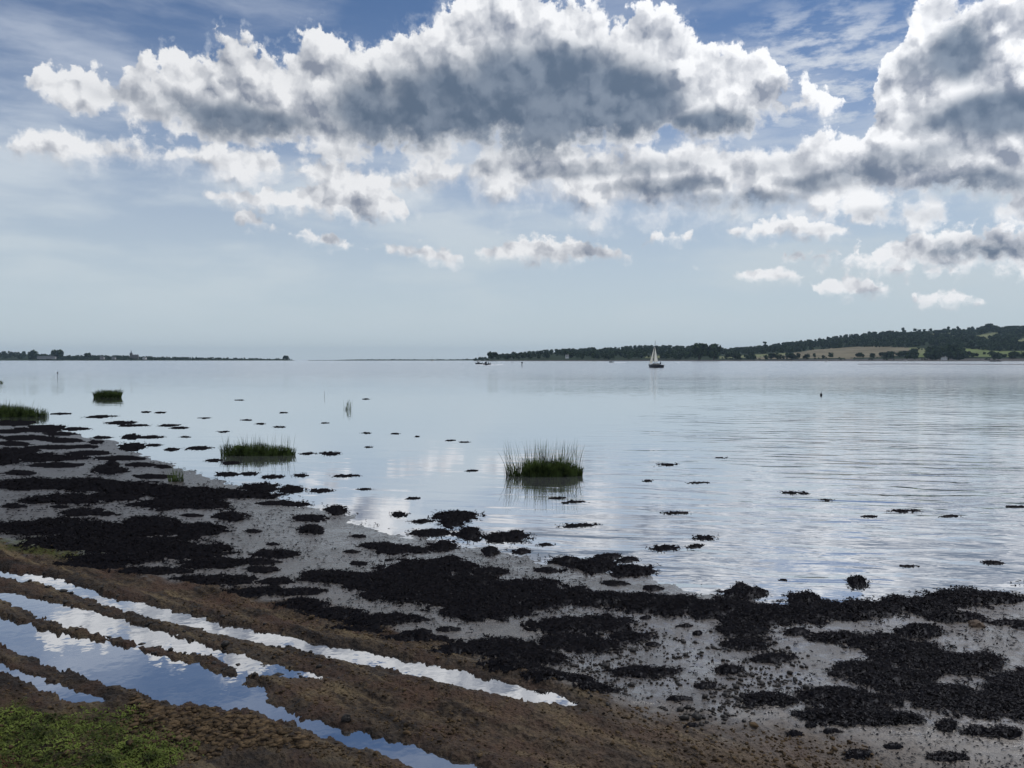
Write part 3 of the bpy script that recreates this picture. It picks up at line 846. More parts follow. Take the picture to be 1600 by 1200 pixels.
# loose weed on the open water
for x, y, a, b in [(905, 827, 28, 4), (895, 794, 19, 3), (870, 788, 12, 2), (1040, 743, 17, 3), (1056, 812, 20, 3), (1101, 849, 16, 5), (1041, 862, 25, 5), (1086, 860, 13, 4), (1240, 785, 20, 3), (1291, 795, 10, 2), (1412, 810, 24, 3), (1484, 817, 15, 2), (1551, 883, 16, 4), (1420, 889, 12, 2), (852, 853, 13, 3), (1090, 770, 14, 2), (1360, 818, 12, 2), (1225, 910, 8, 2), (1590, 803, 14, 2), (1012, 766, 8, 2), (1126, 735, 9, 1.5)]:
    weed([(x, y, a, b * 0.75)], 'ragged floating seaweed scrap on the open water right of centre', 'floating seaweed scraps', 0.014, 1.15, 0.6)
for x, y, a, b in [(625, 806, 13, 4), (540, 748, 20, 2), (570, 768, 12, 1.5), (502, 769, 18, 3), (645, 783, 10, 2), (480, 715, 12, 2), (515, 716, 17, 3), (426, 747, 18, 3), (390, 742, 14, 3), (470, 746, 12, 3), (572, 687, 8, 1.5), (575, 708, 7, 1.2), (618, 689, 8, 1.2), (652, 694, 4, 1.2), (704, 701, 8, 1.2), (726, 704, 9, 1.3), (738, 745, 10, 1.5), (508, 671, 7, 1), (572, 639, 7, 1), (443, 655, 7, 1), (407, 670, 8, 1.3), (375, 637, 8, 1), (437, 675, 12, 1.5), (320, 660, 10, 1.2), (385, 664, 9, 1.2), (350, 680, 10, 1.4), (290, 686, 9, 1.4)]:
    weed([(x, y, a, b)], 'thin dark seaweed streak on the calm water left of centre', 'seaweed streaks on calm water', 0.02, 0.7, 0.5)
for x, y, a, b in [(228, 650, 9, 1.3), (250, 651, 9, 1.3), (155, 655, 26, 2.2), (95, 650, 16, 1.5), (190, 664, 28, 2.6), (210, 668, 24, 2), (265, 669, 18, 1.8), (280, 673, 16, 1.8), (160, 684, 16, 2.2), (205, 684, 16, 4), (235, 685, 24, 2.2), (205, 698, 22, 6), (240, 697, 14, 2), (268, 704, 12, 2.6), (310, 703, 22, 3), (120, 671, 26, 2.4), (75, 668, 30, 4), (95, 678, 24, 3), (130, 698, 26, 3), (150, 691, 14, 3), (355, 742, 20, 3), (335, 722, 14, 2.5), (360, 726, 14, 2.5), (372, 703, 8, 2)]:
    weed([(x, y, a, b)], 'dark seaweed streak in the shallows off the far left beach', 'seaweed streaks in the left shallows', 0.05, 0.6, 0.35)
for x, y, a, b in [(20, 661, 40, 3.5), (60, 672, 36, 4), (15, 674, 26, 3), (40, 684, 44, 3.5), (100, 688, 36, 3.5), (20, 693, 30, 3.5), (80, 699, 40, 3.5), (40, 704, 26, 3), (140, 708, 40, 3.5), (190, 716, 40, 3.2), (90, 727, 40, 3.5), (220, 727, 26, 3), (30, 739, 26, 3.5), (255, 730, 14, 2.4), (240, 745, 30, 3), (20, 792, 22, 3)]:
    weed([(x, y, a, b)], 'low dark seaweed ridge on the brown mud at the far left', 'seaweed ridges on the far left mud', 0.07, 0.6, 0.2)
for x, y, a, b in [(95, 842 - 50, 16, 2), (300, 806, 16, 2), (395, 830, 14, 2.5), (425, 850, 10, 2), (560, 838, 14, 2.2), (550, 862, 12, 2), (430, 908, 24, 5), (370, 905, 30, 6), (410, 890, 22, 5), (560, 880, 14, 3), (960, 912, 20, 4), (1020, 920, 15, 4), (1090, 990, 8, 3), (1020, 1005, 12, 2.4), (700, 985, 20, 3), (660, 988, 14, 3), (745, 845, 8, 2), (1300, 1145, 14, 3), (1240, 1150, 12, 4), (1080, 1135, 10, 3), (1340, 1180, 20, 5), (1395, 1168, 14, 3), (1480, 1185, 30, 6), (1265, 1136, 10, 3), (1010, 966, 10, 2), (1070, 978, 12, 2), (1105, 1070, 16, 4), (1060, 1090, 20, 3)]:
    weed([(x, y, a, b)], 'small dark seaweed tuft lying loose on the bare grey mud', 'small seaweed tufts on bare mud', 0.035, 0.7, 0.3)

for x, y, a, b in [(240, 893, 60, 6), (330, 907, 50, 7), (410, 924, 48, 7), (500, 948, 30, 5), (560, 986, 42, 5), (650, 1000, 50, 6), (720, 1022, 42, 6), (800, 1046, 44, 8), (880, 1064, 50, 9), (935, 1082, 30, 8), (460, 925, 40, 5), (150, 884, 50, 4)]:
    weed([(x, y, a, b)], 'thin dark seaweed strip along the top edge of the brown rut bank', 'seaweed strips along the rut bank', 0.05, 1.0, 0.35)

# loose bits of weed, too many to count
def scatter_px(n, x0, x1, y0, y1):
    a, b = rng.uniform(x0, x1, n), rng.uniform(y0, y1, n)
    x, y, _ = ground_pt(a, b)
    return x, y
x, y = scatter_px(34000, -60, 1660, 690, 1210)
s_, tr_, gl_, wt_ = lookup(gs, x, y), lookup(gtrack, x, y), lookup(gglint, x, y), lookup(gwet, x, y)
cl = fbm(x * 1.4, y * 1.4, 4, 77)
ok = (s_ > -0.3) & (tr_ < 0.5) & ((cl + 0.30 * rng.random(len(x)) > 0.15) | (gl_ * rng.random(len(x)) > 0.6))
x, y, gl_ = x[ok], y[ok], gl_[ok]
sc = np.clip(np.hypot(x, y) / 10, 0.5, 2.2)
V, Fc = strips(x, y, gz_at(x, y) + 0.004, rng.uniform(0.015, 0.06, len(x)) * sc, rng.uniform(0.004, 0.011, len(x)) * sc, rng.uniform(0, 6.28, len(x)), rng.uniform(0, 0.014, len(x)) * sc, rng.uniform(0.2, 1, len(x)))
tag(mesh_np('seaweed_scraps', V, Fc, weed_m), 'scattered scraps of dark seaweed strewn over the wet grey mud', 'seaweed', kind='stuff')

# gravel and dried mud crumbs on the track: low stones with uneven corners
ico_v, ico_f = None, None
g_ = (1 + 5 ** 0.5) / 2
ico_v = np.array([(-1, g_, 0), (1, g_, 0), (-1, -g_, 0), (1, -g_, 0), (0, -1, g_), (0, 1, g_), (0, -1, -g_), (0, 1, -g_), (g_, 0, -1), (g_, 0, 1), (-g_, 0, -1), (-g_, 0, 1)]) / math.sqrt(1 + g_ * g_)
ico_f = np.array([(0, 11, 5), (0, 5, 1), (0, 1, 7), (0, 7, 10), (0, 10, 11), (1, 5, 9), (5, 11, 4), (11, 10, 2), (10, 7, 6), (7, 1, 8), (3, 9, 4), (3, 4, 2), (3, 2, 6), (3, 6, 8), (3, 8, 9), (4, 9, 5), (2, 4, 11), (6, 2, 10), (8, 6, 7), (9, 8, 1)])
def stones(x, y, r, flat, name, mat, label, cat='gravel'):
    n = len(x)
    v = ico_v[None] * (1 + rng.uniform(-0.28, 0.28, (n, 12, 1)))
    a = rng.uniform(0, 6.28, n)
    e = rng.uniform(0.6, 1.0, n)
    vx, vy = v[..., 0], v[..., 1] * e[:, None]
    X = x[:, None] + r[:, None] * (vx * np.cos(a)[:, None] - vy * np.sin(a)[:, None])
    Y = y[:, None] + r[:, None] * (vx * np.sin(a)[:, None] + vy * np.cos(a)[:, None])
    Z = (lookup(gz, x, y) + r * flat * 0.3)[:, None] + r[:, None] * flat * v[..., 2]
    Fc = (ico_f[None] + (np.arange(n) * 12)[:, None, None]).reshape(-1, 3)
    o = mesh_np(name, np.stack([X, Y, Z], -1).reshape(-1, 3), Fc, mat)
    return tag(o, label, cat, kind='stuff')
grav_m = principled('track_gravel', (0.026, 0.018, 0.012), 0.8, var=0.6, scale=18, spec=0.1, tint=(0.085, 0.058, 0.032))
peb_m = principled('dark_pebbles', (0.020, 0.017, 0.015), 0.55, var=0.5, scale=22, spec=0.3)
x, y = scatter_px(30000, -80, 1660, 840, 1240)
tr_ = lookup(gtrack, x, y); wt_ = lookup(gwet, x, y)
cl = fbm(x * 1.3, y * 1.3, 4, 91)
ok = (tr_ > 0.5) & (cl + 0.35 * rng.random(len(x)) > 0.1) & (wt_ < 0.92)
x, y = x[ok], y[ok]
stones(x, y, rng.gamma(2.5, 0.0024, len(x)) + 0.003, 0.5, 'gravel', grav_m, 'brown gravel and crumbs of dried mud along the wheel tracks')
x, y = scatter_px(2600, 200, 520, 1085, 1185)
ok = (poly_sdf(x, y, gpoly([(225, 1100), (330, 1108), (430, 1122), (500, 1150), (470, 1170), (380, 1160), (290, 1150), (235, 1125)])[0]) + 0.15 * rng.normal(size=len(x)) < 0) & (lookup(gwet, x, y) < 0.7)
x, y = x[ok], y[ok]
stones(x, y, rng.uniform(0.014, 0.038, len(x)), 0.22, 'dried_mud_flakes', grav_m, 'cracked flakes of dried brown mud beside the blue rut puddle', 'mud flakes')
x, y = scatter_px(5200, 840, 1290, 960, 1140)
ok = (lookup(gglint, x, y) > 0.2 + 0.6 * rng.random(len(x))) & (fbm(x * 5, y * 5, 3, 44) + 0.25 * rng.random(len(x)) > 0.12)
x, y = x[ok], y[ok]
stones(x, y, rng.gamma(2.0, 0.0042, len(x)) + 0.004, 0.6, 'pebbles', peb_m, 'dark pebbles and specks scattered on glistening wet mud', 'pebbles')
x, y = scatter_px(2600, 0, 540, 890, 1110)
inb = np.min([poly_sdf(x, y, PUDW[k]) for k in 'AB'], 0)
ok = (np.abs(inb) < 0.10) & (rng.random(len(x)) < 0.28) | (inb < 0.06) & (rng.random(len(x)) < 0.05)
x, y = x[ok], y[ok]
stones(x, y, rng.gamma(1.6, 0.006, len(x)) + 0.006, 0.6, 'clods', peb_m, 'dark clods of mud along the edges of the rut puddles', 'mud clods')

def rock(px, py, r, flat, label, mat, name='rock'):
    x, y, z = ground_pt(np.array([px]), np.array([py]))
    bm_v, bm_f = ico_v.copy(), [tuple(f) for f in ico_f]
    import bmesh
    bm = bmesh.new()
    bmesh.ops.create_icosphere(bm, subdivisions=3, radius=1.0)
    V = np.array([v.co[:] for v in bm.verts]); Fc = [[v.index for v in f.verts] for f in bm.faces]
    bm.free()
    n = fbm(V[:, 0] * 1.6 + px, V[:, 1] * 1.6 + V[:, 2] * 1.3, 3, 61) + 0.4 * fbm(V[:, 0] * 4 + px, V[:, 1] * 4 - V[:, 2] * 4, 2, 67)
    V = V * (1 + 0.7 * n[:, None])
    V[:, 2] = np.maximum(V[:, 2], -0.5) * flat
    V[:, 1] *= 0.75
    o = mesh_np(name, V * r, Fc, mat)
    o.location = (x[0], y[0], float(gz_at(x, y)[0]) + r * flat * 0.2)
    return tag(o, label, 'stone')
rock(1525, 977, 0.075, 0.6, 'small brown stone beside the long dark seaweed bank at the right', principled('brown_stone', (0.10, 0.065, 0.04), 0.7, scale=20, bump=0.01))
rock(541, 1131, 0.035, 0.9, 'dark pebble on the brown bank of the lower rut puddle', peb_m)
rock(231, 1052, 0.032, 0.8, 'dark stone on the ridge between the two lower rut puddles', peb_m)
rock(126, 976, 0.026, 0.8, 'dark stone standing in the pale middle rut puddle', peb_m)

# leafy green growth in the lower left corner
leaf_m = principled('green_leaves', (0.040, 0.062, 0.012), 0.6, var=0.5, scale=6, spec=0.15, translucent=0.3, tint=(0.130, 0.165, 0.034))
x, y = scatter_px(42000, -160, 420, 1085, 1290)
al = lookup(galgae, x, y); cl = fbm(x * 2.2, y * 2.2, 4, 15)
ok = (al * rng.random(len(x)) > 0.25) & (cl + 0.35 * rng.random(len(x)) > 0.14)
x, y = x[ok], y[ok]
V, Fc = strips(x, y, lookup(gz, x, y) + 0.004, rng.uniform(0.008, 0.028, len(x)), rng.uniform(0.003, 0.007, len(x)), rng.uniform(0, 6.28, len(x)), rng.uniform(0.002, 0.016, len(x)), rng.uniform(0.1, 1.1, len(x)))
tag(mesh_np('green_ground_cover', V, Fc, leaf_m), 'low leafy green growth covering the lower left corner', 'ground cover', kind='stuff')

# ------------------------------------------------------------------ clumps of cord grass
grass_m = principled('cord_grass', (0.026, 0.050, 0.012), 0.6, var=0.6, scale=5, spec=0.2, translucent=0.4, tint=(0.085, 0.120, 0.035))
def grass(px0, px1, ybase, ytop, n, label, sparse=0.0, left_thin=False, depth=0.35, tall=0.12, body=0.55):
    xa, ya = at_z((px0 + px1) / 2, ybase, 0.0)
    dist = float(ya)
    w = (px1 - px0) / F * dist / 2
    hgt = (ybase - ytop) / F * dist
    z0 = max(0.0, float(gz_at(np.array([xa]), np.array([ya]))[0]))
    u = rng.uniform(-1, 1, n); v = rng.uniform(-1, 1, n)
    k = u * u + v * v < 0.75 + 1.1 * fbm(u * 4 + px0, v * 2, 3, 71)
    u, v = u[k], v[k]; n = len(u)
    den = 0.5 + fbm(u * 3 + px0, v * 3, 3, 23)
    kp = den * (1.5 - sparse) + 0.12
    if left_thin: kp = kp * (1 - 0.78 * sstep(-0.30, -0.62, u))
    k = rng.random(n) < kp
    u, v = u[k], v[k]; n = len(u)
    bx, by = u * w * 1.04, v * max(w * depth, 0.10)
    tl = rng.random(n) < tall * (1 + (3 * sstep(-0.4, -0.7, u) if left_thin else 0))
    hv = (0.72 + 0.75 * fbm(u * 2.2 + px0 * 0.1, v * 1.5, 3, 29)) * (1 - 0.35 * np.abs(u) ** 4)
    L = np.where(tl, rng.uniform(0.62, 1.02, n), body * hv * np.minimum(1, rng.gamma(7.0, 0.13, n))) * hgt
    az = rng.uniform(0, 6.28, n)
    lean = np.where(tl, rng.normal(0.12, 0.10, n), rng.normal(0.24, 0.22, n)) * L
    ox = u * 0.13 * L - (np.where(u < -0.7, 0.25 * rng.random(n) ** 2, 0) * L if left_thin else 0)
    bw = np.where(tl, rng.uniform(0.005, 0.008, n), rng.uniform(0.004, 0.009, n)) * max(1.0, dist / 22)
    seg = 4
    V = np.zeros((n, seg * 2 + 1, 3), np.float32)
    for j in range(seg + 1):
        s = j / seg
        cx = bx + (np.cos(az) * lean + ox) * s ** 1.6
        cy_ = by + np.sin(az) * lean * s ** 1.6
        cz = L * s * (1 - 0.12 * s * np.abs(lean / L)) - 0.03 * (j == 0)
        if j < seg:
            ww = bw * (1 - 0.75 * s)
            tx, ty = np.cos(az * 1.7) * ww, np.sin(az * 1.7) * ww * 0.6
            V[:, 2 * j] = np.stack([cx - tx, cy_ - ty, cz], -1)
            V[:, 2 * j + 1] = np.stack([cx + tx, cy_ + ty, cz], -1)
        else:
            V[:, 2 * j] = np.stack([cx, cy_, cz], -1)
    b = (np.arange(n) * (seg * 2 + 1))[:, None]
    qd = np.concatenate([np.concatenate([b + 2 * j, b + 2 * j + 1, b + 2 * j + 3, b + 2 * j + 2], 1) for j in range(seg - 1)])
    tr = np.concatenate([b + 2 * seg - 2, b + 2 * seg - 1, b + 2 * seg], 1)
    o = mesh_np('grass_clump', V.reshape(-1, 3), [qd, tr], grass_m)
    o.location = (float(xa), dist, z0)
    return tag(o, label, 'grass', 'grass clumps in the shallows')
grass(790, 908, 743, 682, 6500, 'dense tall green grass clump with thin stalks standing in the water at the centre', left_thin=True, tall=0.055, depth=0.3)
grass(340, 462, 711, 674, 5200, 'long low grass clump in the water, between the left beach and the central clump', tall=0.03, depth=0.22, body=0.62)
grass(-60, 70, 651, 620, 6000, 'wide green grass bank at the left edge of the beach', tall=0.02, depth=0.3, body=0.8)
grass(146, 196, 621, 604, 3000, 'small neat tuft of grass standing far out in the left water', tall=0.02, depth=0.3, body=0.92)
grass(534, 551, 640, 621, 70, 'sparse small tuft of upright grass alone in the calm water', tall=0.5, depth=0.5)
grass(262, 288, 754, 727, 260, 'thin grass tuft growing from the mud on the long left seaweed bank', tall=0.3, depth=0.5)
grass(-20, 5, 599, 592, 500, 'farthest grass tuft cut off by the left edge of the photo', tall=0.05, depth=0.4, body=0.9)
# ------------------------------------------------------------------ far shores
def shore_land(name, cols, sky_pts, D0, D1, tree_px, mat, zmin=0.6, rows_=36, prof=1.0, back=True):
    """terrain seen across the water: for each bearing the ground climbs from the water's edge at D0 to the skyline at D1"""
    px = np.array(cols, float)
    ys = np.interp(px, [p[0] for p in sky_pts], [p[1] for p in sky_pts]) + tree_px
    top = np.maximum((HY - ys) / F * D1 + H, zmin)
    tt = np.concatenate([np.linspace(0, 1, rows_), [1.12, 1.3, 1.6]]) if back else np.linspace(0, 1, rows_)
    T_, PX = np.meshgrid(tt, px, indexing='ij')
    D = D0 + (D1 - D0) * T_
    X = (PX - 800) / F * D
    hp = np.where(T_ <= 1, np.clip(T_, 0, 1) ** prof, np.clip(1 - (T_ - 1) / 0.6, 0, 1))
    bumps = fbm(X / 180, D / 180, 4, 7) * 0.16 * np.minimum(T_, 1) * (T_ < 1)
    Z = 0.9 * sstep(0, 0.03, T_) + np.maximum(top - 0.9, 0.2)[None] * np.clip(hp + bumps * hp * 2, 0, 1.03)
    Z[0] = -1.0
    n0_, n1_ = X.shape
    ii = np.arange(n0_ * n1_).reshape(n0_, n1_)
    fq = np.stack([ii[:-1, :-1], ii[:-1, 1:], ii[1:, 1:], ii[1:, :-1]], -1).reshape(-1, 4)
    V = np.stack([X.ravel(), D.ravel(), Z.ravel()], -1)
    o = mesh_np(name, V, fq, mat, smooth=True)
    return tag(o, kind='structure'), V, fq

wood_m = principled('far_foliage', (0.016, 0.034, 0.014), 0.8, var=0.55, scale=0.09, spec=0.1, tint=(0.040, 0.064, 0.024))
scrub_m = principled('woodland_floor', (0.018, 0.032, 0.012), 0.9, var=0.4, scale=0.03, spec=0.1)
tan_m = principled('stubble_field', (0.195, 0.17, 0.115), 0.9, var=0.22, scale=0.02, spec=0.1)
green_m = principled('pasture', (0.155, 0.195, 0.07), 0.9, var=0.2, scale=0.02, spec=0.1)
pale_m = principled('dry_pasture', (0.18, 0.195, 0.095), 0.9, var=0.2, scale=0.02, spec=0.1)
bark_m = principled('bark', (0.05, 0.04, 0.03), 0.9, scale=1.0)
mudbank_m = principled('shore_mud', (0.035, 0.032, 0.030), 0.7, scale=0.05, spec=0.3)

SKY_R = [(740, 561), (758, 559), (800, 553), (850, 549), (900, 548), (950, 546), (1000, 543), (1050, 543), (1090, 544), (1130, 547), (1150, 546), (1200, 542), (1250, 534), (1300, 529), (1350, 522), (1400, 518), (1450, 515), (1480, 513), (1520, 513), (1545, 511), (1560, 513), (1600, 512), (1700, 509), (1800, 508), (1950, 520)]
hillR, VR, FR = shore_land('hill', np.arange(740, 1960, 4), SKY_R, 1500, 2500, 2, [scrub_m, tan_m, green_m, pale_m, mudbank_m], prof=0.9)
cR = VR[FR].mean(1)
cpx, cpy = proj(cR[:, 0], cR[:, 1], cR[:, 2])
FIELDS = [(1, [(1180, 558), (1225, 554), (1275, 546), (1330, 542), (1370, 541), (1420, 543), (1428, 551), (1400, 556), (1330, 560), (1180, 561)]),
          (3, [(1125, 557), (1230, 551), (1232, 554), (1180, 559), (1125, 560)]),
          (3, [(1418, 543), (1462, 545), (1452, 553), (1428, 552)]),
          (2, [(1500, 543), (1535, 546), (1560, 549), (1700, 548), (1700, 559), (1512, 558), (1508, 552)]),
          (2, [(1430, 553), (1448, 552), (1446, 558), (1425, 558)]),
          (3, [(1515, 526), (1545, 521), (1560, 519), (1562, 524), (1530, 532)]),
          (3, [(1586, 531), (1620, 527), (1640, 536), (1600, 541)]),
          (3, [(1450, 522), (1500, 521), (1502, 524), (1452, 526)]),
          (3, [(1010, 556), (1060, 556), (1060, 559), (1010, 559)])]
cls = np.zeros(len(FR), int)
for k, pts in FIELDS:
    cls[inside(cpx, cpy, pts)] = k
tparam = (cR[:, 1] - 1500) / 1000
cls[(tparam < 0.04) & (cls == 0)] = 4
hillR.data.polygons.foreach_set('material_index', cls.astype(np.int32))

SKY_L = [(-500, 540), (-200, 545), (0, 551), (57, 553), (60, 555), (95, 554), (100, 557), (190, 556), (250, 558), (325, 559), (400, 560), (448, 560), (457, 562.4)]
hillL, VL, FL = shore_land('headland', np.arange(-500, 461, 4), SKY_L, 2300, 2900, 1, [scrub_m], rows_=14)
SKY_M = [(480, 563.4), (520, 562.6), (560, 561.6), (700, 561.8), (770, 560.8), (800, 560)]
hillM, VM_, FM_ = shore_land('sand_spit', np.arange(482, 800, 4), SKY_M, 2400, 2600, 0, [scrub_m], rows_=6, zmin=0.3)
# low mud bar showing off the right-hand shore
bx = np.arange(1340, 1960, 5.0)
by0, by1 = np.interp(bx, [1340, 1400, 1600, 1960], [569.3, 568.9, 569.9, 572.5]), None
vv, k_ = [], len(bx)
for dy, z_ in ((0.35, -0.4), (0.1, 0.10), (-0.25, 0.16), (-0.5, 0.08), (-0.7, -0.4)):
    x_, y_ = at_z(bx, by0 + dy, 0.0)
    vv.append(np.stack([x_, y_, np.full(k_, z_) + 0.05 * fbm(x_ / 6, y_ / 6, 3, 3)], -1))
ii = np.arange(5 * k_).reshape(5, k_)
tag(mesh_np('mud_bank', np.concatenate(vv), np.stack([ii[:-1, :-1], ii[:-1, 1:], ii[1:, 1:], ii[1:, :-1]], -1).reshape(-1, 4), mudbank_m, smooth=True), kind='structure')

# ------------------------------------------------------------------ trees
def tree_parts(hgt, wid, seed, n_leaf=420, lobes=9):
    r = np.random.default_rng(seed)
    mb = MB()
    th = hgt * 0.38
    mb.rings([[(q_ * math.cos(a) + ox, q_ * math.sin(a), z) for a in np.linspace(0, 2 * math.pi, 7)[:-1]] for q_, z, ox in ((0.05 * hgt, -0.6, 0), (0.032 * hgt, th * 0.5, 0.01 * hgt), (0.022 * hgt, th, 0.02 * hgt), (0.008 * hgt, hgt * 0.75, 0.03 * hgt))])
    for k in range(5):
        a = k * 1.256 + r.uniform(-0.4, 0.4)
        z = th * r.uniform(0.75, 1.25)
        mb.tube((0.015 * hgt, 0, z), (math.cos(a) * wid * 0.33, math.sin(a) * wid * 0.33, z + hgt * r.uniform(0.16, 0.3)), 0.014 * hgt, 0.005 * hgt, 5)
    C_ = []
    for k in range(lobes):
        a, q_ = r.uniform(0, 6.28), math.sqrt(r.uniform(0, 1)) * 0.33 * wid
        zz = hgt * r.uniform(0.34, 0.80) if k else hgt * 0.74
        C_.append((q_ * math.cos(a), q_ * math.sin(a), zz, wid * r.uniform(0.17, 0.27) * (1.15 - 0.5 * max(0, zz / hgt - 0.5))))
    C_ = np.array(C_)
    k = r.integers(0, lobes, n_leaf)
    d = r.normal(size=(n_leaf, 3)); d /= np.linalg.norm(d, axis=1)[:, None]
    rad_ = C_[k, 3] * r.uniform(0.45, 1.12, n_leaf) ** 0.6
    c = C_[k, :3] + d * rad_[:, None] * np.array([1, 1, 0.9])
    c[:, 2] = np.maximum(c[:, 2], hgt * 0.12)
    a = r.normal(size=(n_leaf, 3)); a /= np.linalg.norm(a, axis=1)[:, None]
    b = np.cross(a, d + 0.3 * r.normal(size=(n_leaf, 3))); b /= np.linalg.norm(b, axis=1)[:, None] + 1e-9
    s = (wid * r.uniform(0.045, 0.10, n_leaf))[:, None]
    V = np.stack([c - a * s - b * s * 0.7, c + a * s * 0.9 - b * s, c + a * s + b * s * 0.8, c - a * s * 0.8 + b * s], 1).reshape(-1, 3)
    return mb, V, np.arange(n_leaf * 4).reshape(-1, 4)

PROT = [tree_parts(12, 11, 40 + k, 300, 9) for k in range(6)]
def ground_on(px, D, V, rows_):            # not needed exactly: nearest terrain vertex
    pass
def wood(name, P, hts, label):             # a far wood read as one mass
    Vs, Fs, o = [], [], 0
    for p_, h_ in zip(P, hts):
        _, v, f = PROT[rng.integers(0, 6)]
        a = rng.uniform(0, 6.28); s = h_ / 12
        w = s * rng.uniform(0.85, 1.25)
        ca_, sa_ = math.cos(a), math.sin(a)
        q_ = np.stack([(v[:, 0] * ca_ - v[:, 1] * sa_) * w, (v[:, 0] * sa_ + v[:, 1] * ca_) * w, v[:, 2] * s], -1) + p_ - np.array([0, 0, 0.6])
        Vs.append(q_); Fs.append(f + o); o += len(v)
    ob = mesh_np(name, np.concatenate(Vs), np.concatenate(Fs), wood_m)
    return tag(ob, label, 'woodland', kind='stuff')

def sample_faces(V, Fq, mask, n):
    idx = np.nonzero(mask)[0]
    a = V[Fq[idx]]
    area = np.abs((a[:, 2, 0] - a[:, 0, 0]) * (a[:, 3, 1] - a[:, 1, 1])) + 1e-6
    k = rng.choice(idx, n, p=area / area.sum())
    w = rng.dirichlet((1, 1, 1, 1), n)
    return (V[Fq[k]] * w[..., None]).sum(1)

front = (cpx < 1700)
wooded = (cls == 0) & (tparam <= 1.02) & front
near_l = wooded & (cpx < 1240)
hill_r = wooded & (cpx >= 1180)
P = sample_faces(VR, FR, near_l, 900)
wood('woodland', P, rng.uniform(8, 15, len(P)) * np.interp(proj(*P.T)[0], [750, 800, 900], [0.6, 0.9, 1.0]), 'dark wooded low shore running right from the middle of the horizon')
P = sample_faces(VR, FR, hill_r, 1900)
wood('woodland', P, rng.uniform(8, 14, len(P)), 'dark woods covering the hillside behind the fields on the right')
# shoreline hedge and field hedges
def line_trees(pts, n, h0, h1, V, Fq):
    pp = np.array(pts, float)
    s = np.sort(rng.uniform(0, len(pp) - 1, n))
    px = np.interp(s, np.arange(len(pp)), pp[:, 0]); py = np.interp(s, np.arange(len(pp)), pp[:, 1]) + rng.normal(0, 0.25, n)
    c = V[Fq].mean(1); ux, uy = proj(*c.T)
    okc = (c[:, 1] < 2520)
    c, ux, uy = c[okc], ux[okc], uy[okc]
    return np.array([c[np.argmin((ux - a) ** 2 + 4 * (uy - b) ** 2)] for a, b in zip(px, py)]) + np.stack([rng.normal(0, 3, n), rng.normal(0, 5, n), np.zeros(n)], -1), rng.uniform(h0, h1, n)
HL = [([(1180, 559), (1230, 551), (1275, 546)], 40, 2, 4), ([(1425, 551), (1432, 547), (1462, 545)], 26, 3, 6), ([(1280, 546), (1330, 541.5), (1420, 543)], 50, 4, 9), ([(1505, 554), (1545, 553), (1600, 556), (1700, 555)], 50, 2, 6), ([(1400, 556), (1428, 552)], 16, 2, 4), ([(1125, 561), (1250, 561.5), (1400, 561)], 90, 1.5, 4), ([(1500, 543), (1560, 548.5), (1700, 547)], 55, 5, 9), ([(1400, 561), (1600, 560.5), (1700, 560)], 60, 1.5, 5)]
Ps, Hs = [], []
for pts, n, h0, h1 in HL:
    a, b = line_trees(pts, n, h0, h1, VR, FR); Ps.append(a); Hs.append(b)
wood('hedgerow', np.concatenate(Ps), np.concatenate(Hs), 'dark hedges bordering the fields along the right hand shore')['category'] = 'hedge'

cL = VL[FL].mean(1); lpx, lpy = proj(*cL.T)
tl_ = (cL[:, 1] - 2300) / 600
mL = (tl_ <= 1.02) & (lpx > -300)
P = sample_faces(VL, FL, mL & (lpx < 62), 420)
wood('woodland', P, rng.uniform(8, 15, len(P)), 'dense dark wood on the headland at the far left edge')
P = sample_faces(VL, FL, mL & (lpx >= 62) & (lpx < 456), 900)
wood('woodland', P, rng.uniform(4, 10, len(P)) * np.interp(proj(*P.T)[0], [100, 300, 456], [1, 0.7, 0.6]), 'low dark tree belt along the far headland around the church')
cM = VM_[FM_].mean(1)
P = sample_faces(VM_, FM_, (proj(*cM.T)[0] > 535) & (cM[:, 1] < 2610), 160)
wood('dune_scrub', P, rng.uniform(1.5, 4, len(P)), 'thin dark line of scrub on the low spit at the middle of the horizon')['category'] = 'scrub'

def tree(px, ytop, ybase, D, wpx, label, group=None, slim=1.0):
    x, y, z = at_d(px, ybase, D)
    _, _, zt = at_d(px, ytop, D)
    hgt = float(zt - z)
    mb, V, Fq = tree_parts(hgt, wpx / F * D, int(px * 7) % 999, 700, 11)
    r = empty('tree', (float(x), float(y), float(z)))
    tag(r, label, 'tree', group)
    mesh_np('crown', V, Fq, wood_m, r)
    mb.build('trunk', bark_m, r)
g2 = 'single trees on the far shores'
tree(1195, 531, 548, 2300, 6, 'tall narrow tree rising alone above the wooded skyline right of the sail', g2)
tree(770, 550, 562.5, 1490, 15, 'round dark tree forming the left tip of the right hand shore', g2)
tree(1092, 536, 562, 1490, 26, 'larger of two broad dark trees on the shore right of the sail', g2)
tree(1115, 537, 562, 1490, 24, 'smaller of two broad dark trees on the shore right of the sail', g2)
tree(1546, 505, 518, 2450, 11, 'tall round tree topping the highest point of the hill skyline', g2)
tree(1412, 511, 520, 2450, 6, 'small pointed tree on the ridge left of the hill summit', g2)
tree(1152, 553, 561.5, 1490, 12, 'small round tree between the pale field and the broad shore trees', g2)
tree(1272, 551, 560.5, 1500, 5, 'slim tree standing alone in front of the tan field', g2)
tree(1425, 549, 561, 1490, 18, 'bushy tree by the water at the right end of the tan field', g2)
tree(1460, 545, 562, 1480, 26, 'leftmost of three big dark shore trees beside the green pasture', g2)
tree(1478, 541, 562, 1485, 30, 'tallest of three big dark shore trees beside the green pasture', g2)
tree(1499, 547, 562, 1480, 26, 'rightmost of three big dark shore trees beside the green pasture', g2)
